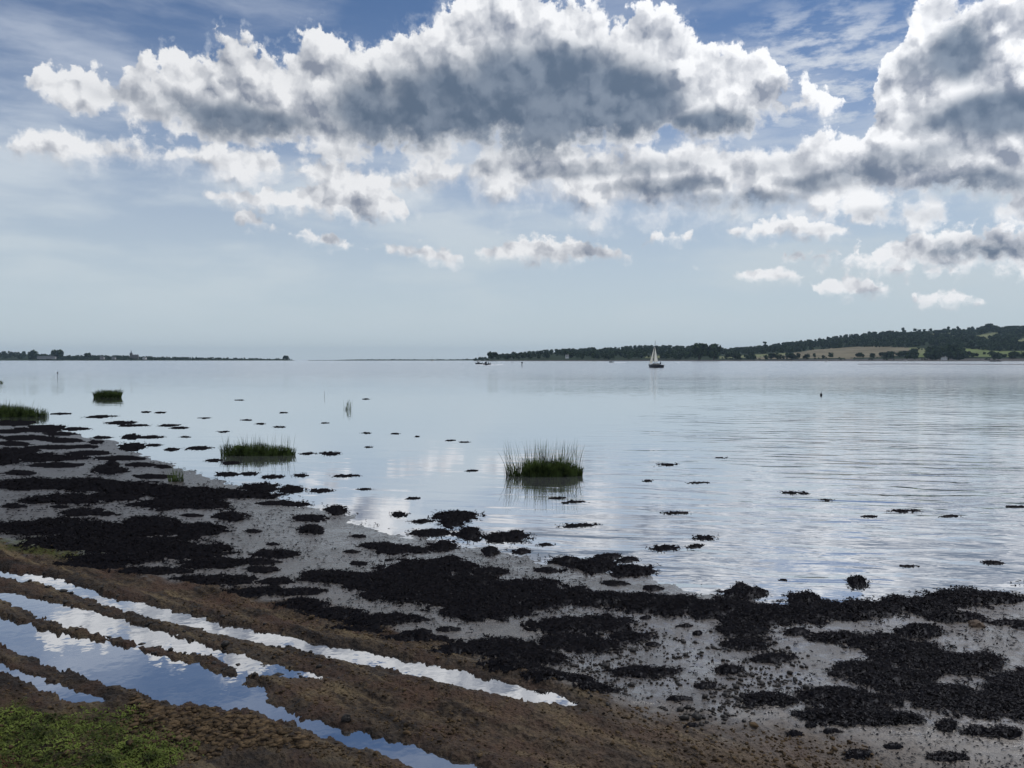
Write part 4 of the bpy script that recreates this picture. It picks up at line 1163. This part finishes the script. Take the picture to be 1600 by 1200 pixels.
tree(1583, 550, 561, 1485, 14, 'bushy tree on the green pasture behind the moored barge', g2)
tree(1560, 553, 561, 1485, 16, 'low spreading tree directly behind the moored dark barge', g2)
tree(1392, 553, 560, 1500, 10, 'small bush like tree at the foot of the tan field', g2)
tree(90, 546, 560, 2330, 16, 'wide tree crown standing highest on the left headland', g2)
tree(53, 546.5, 561, 2320, 14, 'dark tree at the end of the dense left hand wood', g2)
tree(137, 551, 560, 2330, 9, 'small rounded tree standing out between church and headland wood', g2)
tree(447, 556, 562, 2310, 9, 'last small tree at the tip of the left headland', g2)

# ------------------------------------------------------------------ far buildings
stone_m = principled('church_stone', (0.16, 0.15, 0.14), 0.85, scale=0.8)
slate_m = principled('slate', (0.06, 0.062, 0.07), 0.7, scale=1.5)
render_m = principled('pale_render', (0.36, 0.36, 0.36), 0.8, var=0.08, scale=0.5)
white_m = principled('white_render', (0.68, 0.68, 0.66), 0.7, var=0.05, scale=0.6)
glass_m = principled('dark_glass', (0.02, 0.025, 0.03), 0.15, scale=1)
dark_m = principled('dark_paint', (0.010, 0.012, 0.018), 0.45, var=0.3, scale=3, spec=0.35)
def church():
    x, y, z = at_d(205, 558.5, 2380)
    r = empty('church', (x, y, float(z) - 4), R(12))
    tag(r, 'distant church with a pointed spire above the trees of the left headland', 'church')
    m_ = MB(); m_.box((0, 0, 8), (7, 7, 16))
    for sx_ in (-1, 1):
        for sy_ in (-1, 1): m_.box((sx_ * 3, sy_ * 3, 17.2), (1, 1, 2.4), taper=0.4)
    tw = m_.build('tower', stone_m, r)
    for sx_ in (-1, 1):
        m_ = MB(); m_.box((sx_ * 1.3, -3.52, 12), (0.9, 0.1, 3)); m_.build('belfry_opening', glass_m, tw)
    m_ = MB(); m_.rings([[(q_ * math.cos(a), q_ * math.sin(a), zz) for a in np.linspace(0, 2 * math.pi, 9)[:-1]] for q_, zz in ((2.6, 16), (1.2, 21), (0.08, 27))]); m_.build('spire', slate_m, r)
    m_ = MB(); m_.box((12, 0, 4), (17, 9, 8)); nv = m_.build('nave', stone_m, r)
    m_ = MB(); m_.add([(3.4, -5, 8.01), (20.8, -5, 8.01), (20.8, 5, 8.01), (3.4, 5, 8.01), (3.4, 0, 13), (20.8, 0, 13)], [(0, 1, 5, 4), (2, 3, 4, 5), (1, 2, 5), (3, 0, 4), (3, 2, 1, 0)]); m_.build('roof', slate_m, r)
church()
def house(px, py, D, w, h_, label, mat, group, dep=8, roof=True, name='house'):
    x, y, z = at_d(px, py, D)
    r = empty(name, (x, y, float(z)))
    tag(r, label, 'house' if name == 'house' else 'building', group)
    m_ = MB(); m_.box((0, 0, h_ / 2 - 1), (w, dep, h_ + 2)); m_.build('wall', mat, r)
    m_ = MB(); k = 0.4
    m_.add([(-w / 2 - k, -dep / 2 - k, h_ + .01), (w / 2 + k, -dep / 2 - k, h_ + .01), (w / 2 + k, dep / 2 + k, h_ + .01), (-w / 2 - k, dep / 2 + k, h_ + .01), (-w / 2 - k, 0, h_ * 1.45), (w / 2 + k, 0, h_ * 1.45)], [(0, 1, 5, 4), (2, 3, 4, 5), (1, 2, 5), (3, 0, 4), (3, 2, 1, 0)])
    rf = m_.build('roof', slate_m, r)
    m_ = MB(); m_.box((w * 0.3, 0, h_ * 1.5), (1, 0.8, 2)); m_.build('chimney', mat, rf)
    nw = max(2, int(w / 3.5))
    for i in range(nw):
        m_ = MB(); m_.box((-w / 2 + w * (i + .5) / nw, -dep / 2 - 0.04, h_ * 0.55), (1.2, 0.1, h_ * 0.3)); m_.build('window', glass_m, r)
gh = 'buildings on the left headland'
house(73, 559.8, 2270, 52, 4.5, 'long pale low building at the waterside under the headland trees', render_m, gh, name='long_building')
house(160, 560.6, 2270, 11, 5, 'small pale house on the headland between low building and church', render_m, gh)
house(178, 560.6, 2270, 9, 4, 'small pale house nearest the church on its left', render_m, gh)
house(226, 560.6, 2270, 9, 4, 'small white house on the headland shore right of the church', white_m, gh)
house(1475, 561.2, 1455, 8, 3.2, 'small white cottage at the foot of the three big shore trees', white_m, 'white houses on the right shore')
house(886, 558.6, 1490, 6, 4, 'tiny white house among the woods left of the sailing yacht', white_m, 'white houses on the right shore')
house(1547, 543.0, 1900, 7, 11, 'tall pale house on the hillside above the moored barge', render_m, 'white houses on the right shore')
house(1575, 535.0, 2050, 7, 6, 'pale house on the wooded hillside at the far right', render_m, 'white houses on the right shore')

# ------------------------------------------------------------------ boats and marks
sail_m = principled('sailcloth', (0.90, 0.89, 0.82), 0.8, var=0.06, scale=0.8, translucent=0.82)
hull_m = principled('dark_hull', (0.010, 0.013, 0.026), 0.35, var=0.2, scale=2, spec=0.4)
alu_m = principled('mast_alloy', (0.20, 0.21, 0.22), 0.4, metallic=0.6, scale=3)
cream_m = principled('deck_paint', (0.26, 0.25, 0.23), 0.6, scale=2)
cloth_m = principled('dark_clothing', (0.03, 0.035, 0.05), 0.9, scale=6)
skin_m = principled('skin', (0.36, 0.22, 0.16), 0.6, scale=9, var=0.08)
foam_m = principled('foam', (0.80, 0.82, 0.84), 0.9, var=0.08, scale=1.5)

def hull_loft(L, Bm, free, draft=0.25, stern=0.8, sheer=0.12, n=13):
    rings = []
    for i in range(n):
        s = i / (n - 1)
        x = -L / 2 + L * s
        half = Bm / 2 * (stern + (1 - stern) * min(1, s / 0.35)) * (1 - max(0, (s - 0.45) / 0.55) ** 2.1 * 0.985)
        top = free * (1 + sheer * (2 * s - 0.7) ** 2 + 0.35 * max(0, s - 0.5))
        kz = -draft * (1 - max(0, (s - 0.7) / 0.3) ** 2)
        ox = 0.10 * L * max(0, s - 0.75) / 0.25
        rings.append([(x + ox * 0.4, -half, top), (x, -half * 0.93, top * 0.45), (x - ox * 0.3, -half * 0.55, kz * 0.4), (x - ox * 0.5, 0, kz), (x - ox * 0.3, half * 0.55, kz * 0.4), (x, half * 0.93, top * 0.45), (x + ox * 0.4, half, top)])
    m_ = MB(); m_.rings(rings)
    return m_

def person(mb_name, parent_loc, label, sit=True, rz=0.0, s=1.0):
    """one continuous body; hair as a child"""
    import bmesh
    J = {'pelvis': (0, 0, 0.0), 'chest': (0.04, 0, 0.36), 'neck': (0.06, 0, 0.52), 'chin': (0.09, 0, 0.60), 'head': (0.09, 0, 0.72), 'crown': (0.08, 0, 0.80)}
    E = [('pelvis', 'chest'), ('chest', 'neck'), ('neck', 'chin'), ('chin', 'head'), ('head', 'crown')]
    rd = {'pelvis': .15, 'chest': .17, 'neck': .065, 'chin': .085, 'head': .10, 'crown': .06}
    for sd_, y in (('l', .11), ('r', -.11)):
        J['hip' + sd_] = (0.02, y, -0.03)
        J['knee' + sd_] = (0.42, y * 1.3, 0.02) if sit else (0.03, y, -0.46)
        J['ankle' + sd_] = (0.44, y * 1.3, -0.40) if sit else (0, y, -0.88)
        J['toe' + sd_] = (0.60, y * 1.3, -0.45) if sit else (0.16, y, -0.92)
        J['sho' + sd_] = (0.04, y * 1.75, 0.45)
        J['elb' + sd_] = (0.10, y * 2.3, 0.16)
        J['wri' + sd_] = (0.34, y * 1.8, 0.14)
        J['fin' + sd_] = (0.43, y * 1.6, 0.14)
        E += [('pelvis', 'hip' + sd_), ('hip' + sd_, 'knee' + sd_), ('knee' + sd_, 'ankle' + sd_), ('ankle' + sd_, 'toe' + sd_), ('chest', 'sho' + sd_), ('sho' + sd_, 'elb' + sd_), ('elb' + sd_, 'wri' + sd_), ('wri' + sd_, 'fin' + sd_)]
        rd.update({'hip' + sd_: .105, 'knee' + sd_: .07, 'ankle' + sd_: .05, 'toe' + sd_: .045, 'sho' + sd_: .075, 'elb' + sd_: .05, 'wri' + sd_: .035, 'fin' + sd_: .025})
    names = list(J)
    me = bpy.data.meshes.new('person')
    me.from_pydata([J[k] for k in names], [(names.index(a), names.index(b)) for a, b in E], [])
    o = bpy.data.objects.new('person', me)
    COL.objects.link(o)
    md = o.modifiers.new('skin', 'SKIN')
    md.use_smooth_shade = True
    for i, k in enumerate(names):
        v = me.skin_vertices[0].data[i]
        v.radius = (rd[k], rd[k]); v.use_root = (k == 'pelvis')
    o.modifiers.new('sub', 'SUBSURF').render_levels = 1
    me.materials.append(cloth_m)
    o.location = parent_loc; o.rotation_euler = (0, 0, rz); o.scale = (s, s, s)
    tag(o, label, 'person')
    mh = MB(); mh.ball((0.075, 0, 0.75), 0.115, 0.108, 0.095)
    mh.build('hair', dark_m, o, True)
    return o

# the sailing yacht
xy = at_z(1024, 574.6, 0.0)
hd = R(206)                                # bow away to the left and slightly nearer
yr = empty('sailing_yacht', (float(xy[0]), float(xy[1]), 0.0), R(118 + 90 - 6))
yr.rotation_euler = (R(3), 0, R(120))
tag(yr, 'dark hulled sailing yacht under two white sails in front of the wooded shore', 'yacht')
LY = 6.6
hb_ = hull_loft(LY, 2.3, 0.85, 0.4, 0.72).build('hull', hull_m, yr, True)
m_ = MB()
m_.rings([[(-LY / 2 + 0.05, -0.8, 0.93), (-LY / 2 + 0.05, 0.8, 0.93), (-LY / 2 + 0.05, 0.8, 0.97), (-LY / 2 + 0.05, -0.8, 0.97)], [(0, -1.1, 0.88), (0, 1.1, 0.88), (0, 1.1, 0.93), (0, -1.1, 0.93)], [(LY / 2, -0.05, 1.12), (LY / 2, 0.05, 1.12), (LY / 2, 0.05, 1.16), (LY / 2, -0.05, 1.16)]])
m_.build('deck', cream_m, hb_)
m_ = MB(); m_.rings([[(-1.0, -0.75, 0.9), (-1.0, 0.75, 0.9), (-1.0, 0.62, 1.42), (-1.0, -0.62, 1.42)], [(0.8, -0.65, 0.9), (0.8, 0.65, 0.9), (0.7, 0.5, 1.35), (0.7, -0.5, 1.35)], [(1.8, -0.45, 0.9), (1.8, 0.45, 0.9), (1.6, 0.35, 1.1), (1.6, -0.35, 1.1)]]); cb_ = m_.build('cabin', cream_m, yr)
m_ = MB()
for sgn in (-1, 1):
    for xx in (-0.5, 0.3): m_.box((xx, sgn * 0.69, 1.2), (0.5, 0.08, 0.16))
m_.build('porthole', glass_m, cb_)
MT = 8.75
m_ = MB(); m_.tube((0.75, 0, 0.9), (0.62, 0, MT), 0.065, 0.04); mst = m_.build('mast', alu_m, yr)
m_ = MB(); m_.tube((0.62, 0, MT), (0.62, 0, MT + 0.5), 0.012, 0.008); m_.build('antenna', alu_m, mst)
m_ = MB(); m_.tube((0.70, 0, 1.75), (-2.1, 0.75, 1.85), 0.05); m_.build('boom', dark_m, yr)
m_ = MB(); m_.tube((0.62, 0, MT - 0.1), (LY / 2 - 0.1, 0, 1.1), 0.012); m_.tube((0.62, 0, MT), (-LY / 2 + 0.1, 0, 1.0), 0.010)
for sgn in (-1, 1): m_.tube((0.62, 0, MT - 0.6), (0.6, sgn * 1.08, 0.92), 0.010)
m_.build('rigging', alu_m, yr)
def sail(a, b, c, belly, n=12):            # head, tack, clew with a full belly
    a, b, c = map(np.array, (a, b, c))
    nrm = np.cross(b - a, c - a); nrm = nrm / np.linalg.norm(nrm)
    V, Fq = [], []
    for i in range(n + 1):
        s = i / n
        l, r_ = a + (b - a) * s, a + (c - a) * s
        for j in range(n + 1):
            u = j / n
            V.append(l + (r_ - l) * u + nrm * belly * math.sin(math.pi * u) * (0.35 + 0.65 * s) * math.sin(math.pi * min(1, 0.15 + 0.85 * s) * 0.8))
    for i in range(n):
        for j in range(n):
            p_ = i * (n + 1) + j
            Fq.append((p_, p_ + 1, p_ + n + 2, p_ + n + 1))
    return np.array(V), Fq
v, f = sail((0.60, 0.03, MT - 1.9), (0.66, 0.03, 1.85), (-2.0, 0.78, 1.95), 0.22); mesh_np('mainsail', v, f, sail_m, yr, True)
v, f = sail((0.85, 0.02, MT - 1.7), (LY / 2 - 0.2, 0.0, 1.25), (0.55, 0.85, 1.35), 0.25); mesh_np('jib', v, f, sail_m, yr, True)
m_ = MB(); m_.box((-LY / 2 - 0.06, 0, 0.35), (0.06, 0.35, 1.1)); m_.build('rudder', dark_m, yr)
yr_m = Matrix.Translation(yr.location) @ yr.rotation_euler.to_matrix().to_4x4()
pl = yr_m @ Vector((-1.9, -0.45, 1.22))
person('person', pl, 'person in dark clothes sitting in the stern of the sailing yacht', True, R(120), 1.0)

def motorboat(px, py, L, rz, label, n_people):
    x, y = at_z(px, py, 0.0)
    r = empty('motorboat', (float(x), float(y), 0.0), rz)
    tag(r, label, 'motorboat', 'motorboats under way')
    h_ = hull_loft(L, L * 0.36, 0.62, 0.2, 0.85, 0.2)
    h_.build('hull', hull_m, r, True)
    m_ = MB(); m_.box((L * 0.08, 0, 0.85), (0.7, L * 0.2, 0.8), taper=0.8); cs = m_.build('console', dark_m, r)
    m_ = MB(); m_.add([(L * .08 + .38, -.45, 1.2), (L * .08 + .38, .45, 1.2), (L * .08 + .15, .38, 1.62), (L * .08 + .15, -.38, 1.62), (L * .08 + .34, -.45, 1.2), (L * .08 + .34, .45, 1.2), (L * .08 + .11, .38, 1.62), (L * .08 + .11, -.38, 1.62)], [(0, 1, 2, 3), (7, 6, 5, 4), (0, 4, 5, 1), (2, 6, 7, 3), (1, 5, 6, 2), (3, 7, 4, 0)]); m_.build('windscreen', glass_m, cs)
    m_ = MB(); m_.box((-L / 2 - 0.15, 0, 0.75), (0.35, 0.38, 0.6), taper=0.8); m_.box((-L / 2 - 0.15, 0, 0.2), (0.14, 0.12, 0.7)); m_.build('outboard_motor', dark_m, r)
    mat_ = Matrix.Translation(r.location) @ Matrix.Rotation(rz, 4, 'Z')
    return mat_
M1 = motorboat(760, 570.2, 4.6, R(140), 'nearer dark motorboat with people aboard, trailing white foam', 2)
person('person', M1 @ Vector((-0.35, 0.25, 1.05)), 'person in dark clothes steering the nearer motorboat, on its console side', False, R(140))
person('person', M1 @ Vector((-1.1, -0.35, 0.72)), 'person in dark clothes sitting behind the steersman of the nearer motorboat', True, R(140))
M2 = motorboat(748, 569.0, 4.2, R(160), 'farther small dark motorboat just left of the nearer one', 1)
person('person', M2 @ Vector((-0.5, 0.1, 0.72)), 'person in dark clothes sitting in the farther small motorboat', True, R(160))
M3 = motorboat(955, 566.3, 4.2, R(170), 'very distant motorboat on the water left of the sailing yacht', 1)
person('person', M3 @ Vector((-0.5, 0.1, 0.72)), 'person in dark clothes in the very distant motorboat', True, R(170))

def wake(x0, x1, y0, y1, w, label):        # foam churned up behind a boat
    k = 26
    px_ = np.linspace(x0, x1, k); py_ = np.linspace(y0, y1, k)
    x, y = at_z(px_, py_, 0.0)
    hw = w * (0.35 + 0.65 * np.sin(np.linspace(0.15, 3.0, k))) * (1 + 0.6 * fbm(x / 1.5, y / 9, 3, 5))
    V = []
    for s_, z_ in ((-1, -0.05), (-0.5, 0.16), (0, 0.22), (0.5, 0.16), (1, -0.05)):
        V.append(np.stack([x, y + s_ * hw, z_ * (0.55 + 1.2 * np.abs(fbm(x, y + s_ * 5, 3, 9))) if z_ > 0 else np.full(k, z_)], -1))
    ii = np.arange(5 * k).reshape(5, k)
    o = mesh_np('boat_wake', np.concatenate(V), np.stack([ii[:-1, :-1], ii[:-1, 1:], ii[1:, 1:], ii[1:, :-1]], -1).reshape(-1, 4), foam_m, smooth=True)
    tag(o, label, 'wake', kind='stuff')
wake(745, 758, 570.0, 570.4, 7, 'white foam between the two dark motorboats')
wake(762, 786, 570.6, 570.0, 7, 'white foam trail right of the nearer motorboat')
wake(957, 978, 566.7, 566.5, 9, 'thin white foam trail of the very distant motorboat')
wake(1056, 1062, 566.6, 566.5, 8, 'small white foam fleck right of the sailing yacht')

def moored_yacht(px, py, D, L, mast, label, rz, mat=None):
    x, y, _ = at_d(px, py, D)
    r = empty('moored_yacht', (float(x), float(D), 0.0), rz)
    tag(r, label, 'yacht', 'yachts at their moorings')
    hull_loft(L, L * 0.32, 0.9, 0.3, 0.7).build('hull', mat or white_m, r, True)
    m_ = MB(); m_.box((-0.2, 0, 1.2), (L * 0.35, L * 0.17, 0.7), taper=0.85); m_.build('cabin', cream_m, r)
    m_ = MB(); m_.tube((0.4, 0, 0.9), (0.4, 0, mast), 0.09, 0.05); m_.build('mast', alu_m, r)
    m_ = MB(); m_.tube((0.4, 0, 1.9), (-L * 0.4, 0, 1.9), 0.07); m_.build('boom', alu_m, r)
moored_yacht(747, 563.8, 1250, 8, 15, 'moored yacht with a thin bare mast near the tip of the wooded shore', R(30))
moored_yacht(676, 563.2, 1500, 8, 11, 'faint bare masted yacht moored off the low spit in mid horizon', R(60))
moored_yacht(1291, 563.5, 1150, 7, 3.0, 'small moored boat on the water below the tan field', R(20))
moored_yacht(1414, 563.6, 1150, 7, 3.4, 'small white moored boat at the right end of the tan field', R(10))

# the dark barge at the right
x, y, _ = at_d(1555, 564, 1050)
r = empty('barge', (float(x), 1050.0, 0.0), R(176))
tag(r, 'long dark barge with two bare masts moored below the green pasture', 'barge')
hull_loft(15, 4.2, 1.0, 0.3, 0.9, 0.12).build('hull', dark_m, r, True)
m_ = MB(); m_.box((-3.5, 0, 1.6), (4.5, 2.6, 1.5), taper=0.92); wc = m_.build('wheelhouse', cream_m, r)
m_ = MB(); m_.box((-3.5, -1.3, 1.8), (3.4, 0.08, 0.5)); m_.box((-3.5, 1.3, 1.8), (3.4, 0.08, 0.5)); m_.build('window', glass_m, wc)
for xx, hh in ((2.0, 9.0), (-1.0, 7.5)):
    m_ = MB(); m_.tube((xx, 0, 0.9), (xx, 0, hh), 0.12, 0.06); m_.build('mast', dark_m, r)

def post(px, yb, yt, w, label, mat, top=True, grp='marker posts in the channel'):
    x, y = at_z(px, yb, 0.0)
    hgt = (yb - yt) / F * float(y)
    r = empty('marker_post', (float(x), float(y), 0.0))
    tag(r, label, 'marker post', grp)
    m_ = MB(); m_.tube((0, 0, -0.5), (0.02 * hgt, 0, hgt), w, w * 0.8); m_.build('pole', mat, r)
    if top:
        m_ = MB(); m_.tube((0.02 * hgt, 0, hgt * 0.72), (0.02 * hgt, 0, hgt * 0.98), w * 2.4, w * 2.4, 10); m_.build('topmark', mat, r)
post(815.5, 572.2, 565.5, 0.16, 'dark marker post in the water, right of the two motorboats', dark_m)
post(800, 567.5, 559, 0.14, 'taller faint marker post behind the dark one, near the wooded tip', alu_m)
post(90, 592, 581, 0.035, 'thin faint pole in the calm water at the far left', alu_m)
post(507, 620, 611, 0.012, 'thin faint stick in the calm water left of the sparse grass tuft', alu_m, False)
# mooring buoy on the right
x, y = at_z(1283, 617.6, 0.0)
r = empty('buoy', (float(x), float(y), 0.0))
tag(r, 'small dark mooring buoy alone on the pale water at the right', 'buoy')
m_ = MB(); m_.ball((0, 0, 0.04), 0.085, 0.085, 0.10, 12, 8); m_.build('float', dark_m, r, True)
m_ = MB(); m_.tube((0, 0, 0.12), (0.01, 0, 0.26), 0.018); m_.build('pole', dark_m, r)

# ------------------------------------------------------------------ the air
def haze(density):
    m, t, out = new_mat('air')
    v = t.node('ShaderNodeVolumePrincipled')
    v.inputs['Color'].default_value = (0.58, 0.79, 1.0, 1)
    v.inputs['Density'].default_value = density
    v.inputs['Anisotropy'].default_value = 0.2
    t.L(v.outputs[0], out.inputs['Volume'])
    m_ = MB(); m_.box((0, 4300, 69), (19600, 10000, 142)); o = m_.build('haze', m)
    tag(o, kind='stuff', label='thin blue air haze over the estuary', cat='haze')
HAZE = 5.5e-5
if HAZE: haze(HAZE)
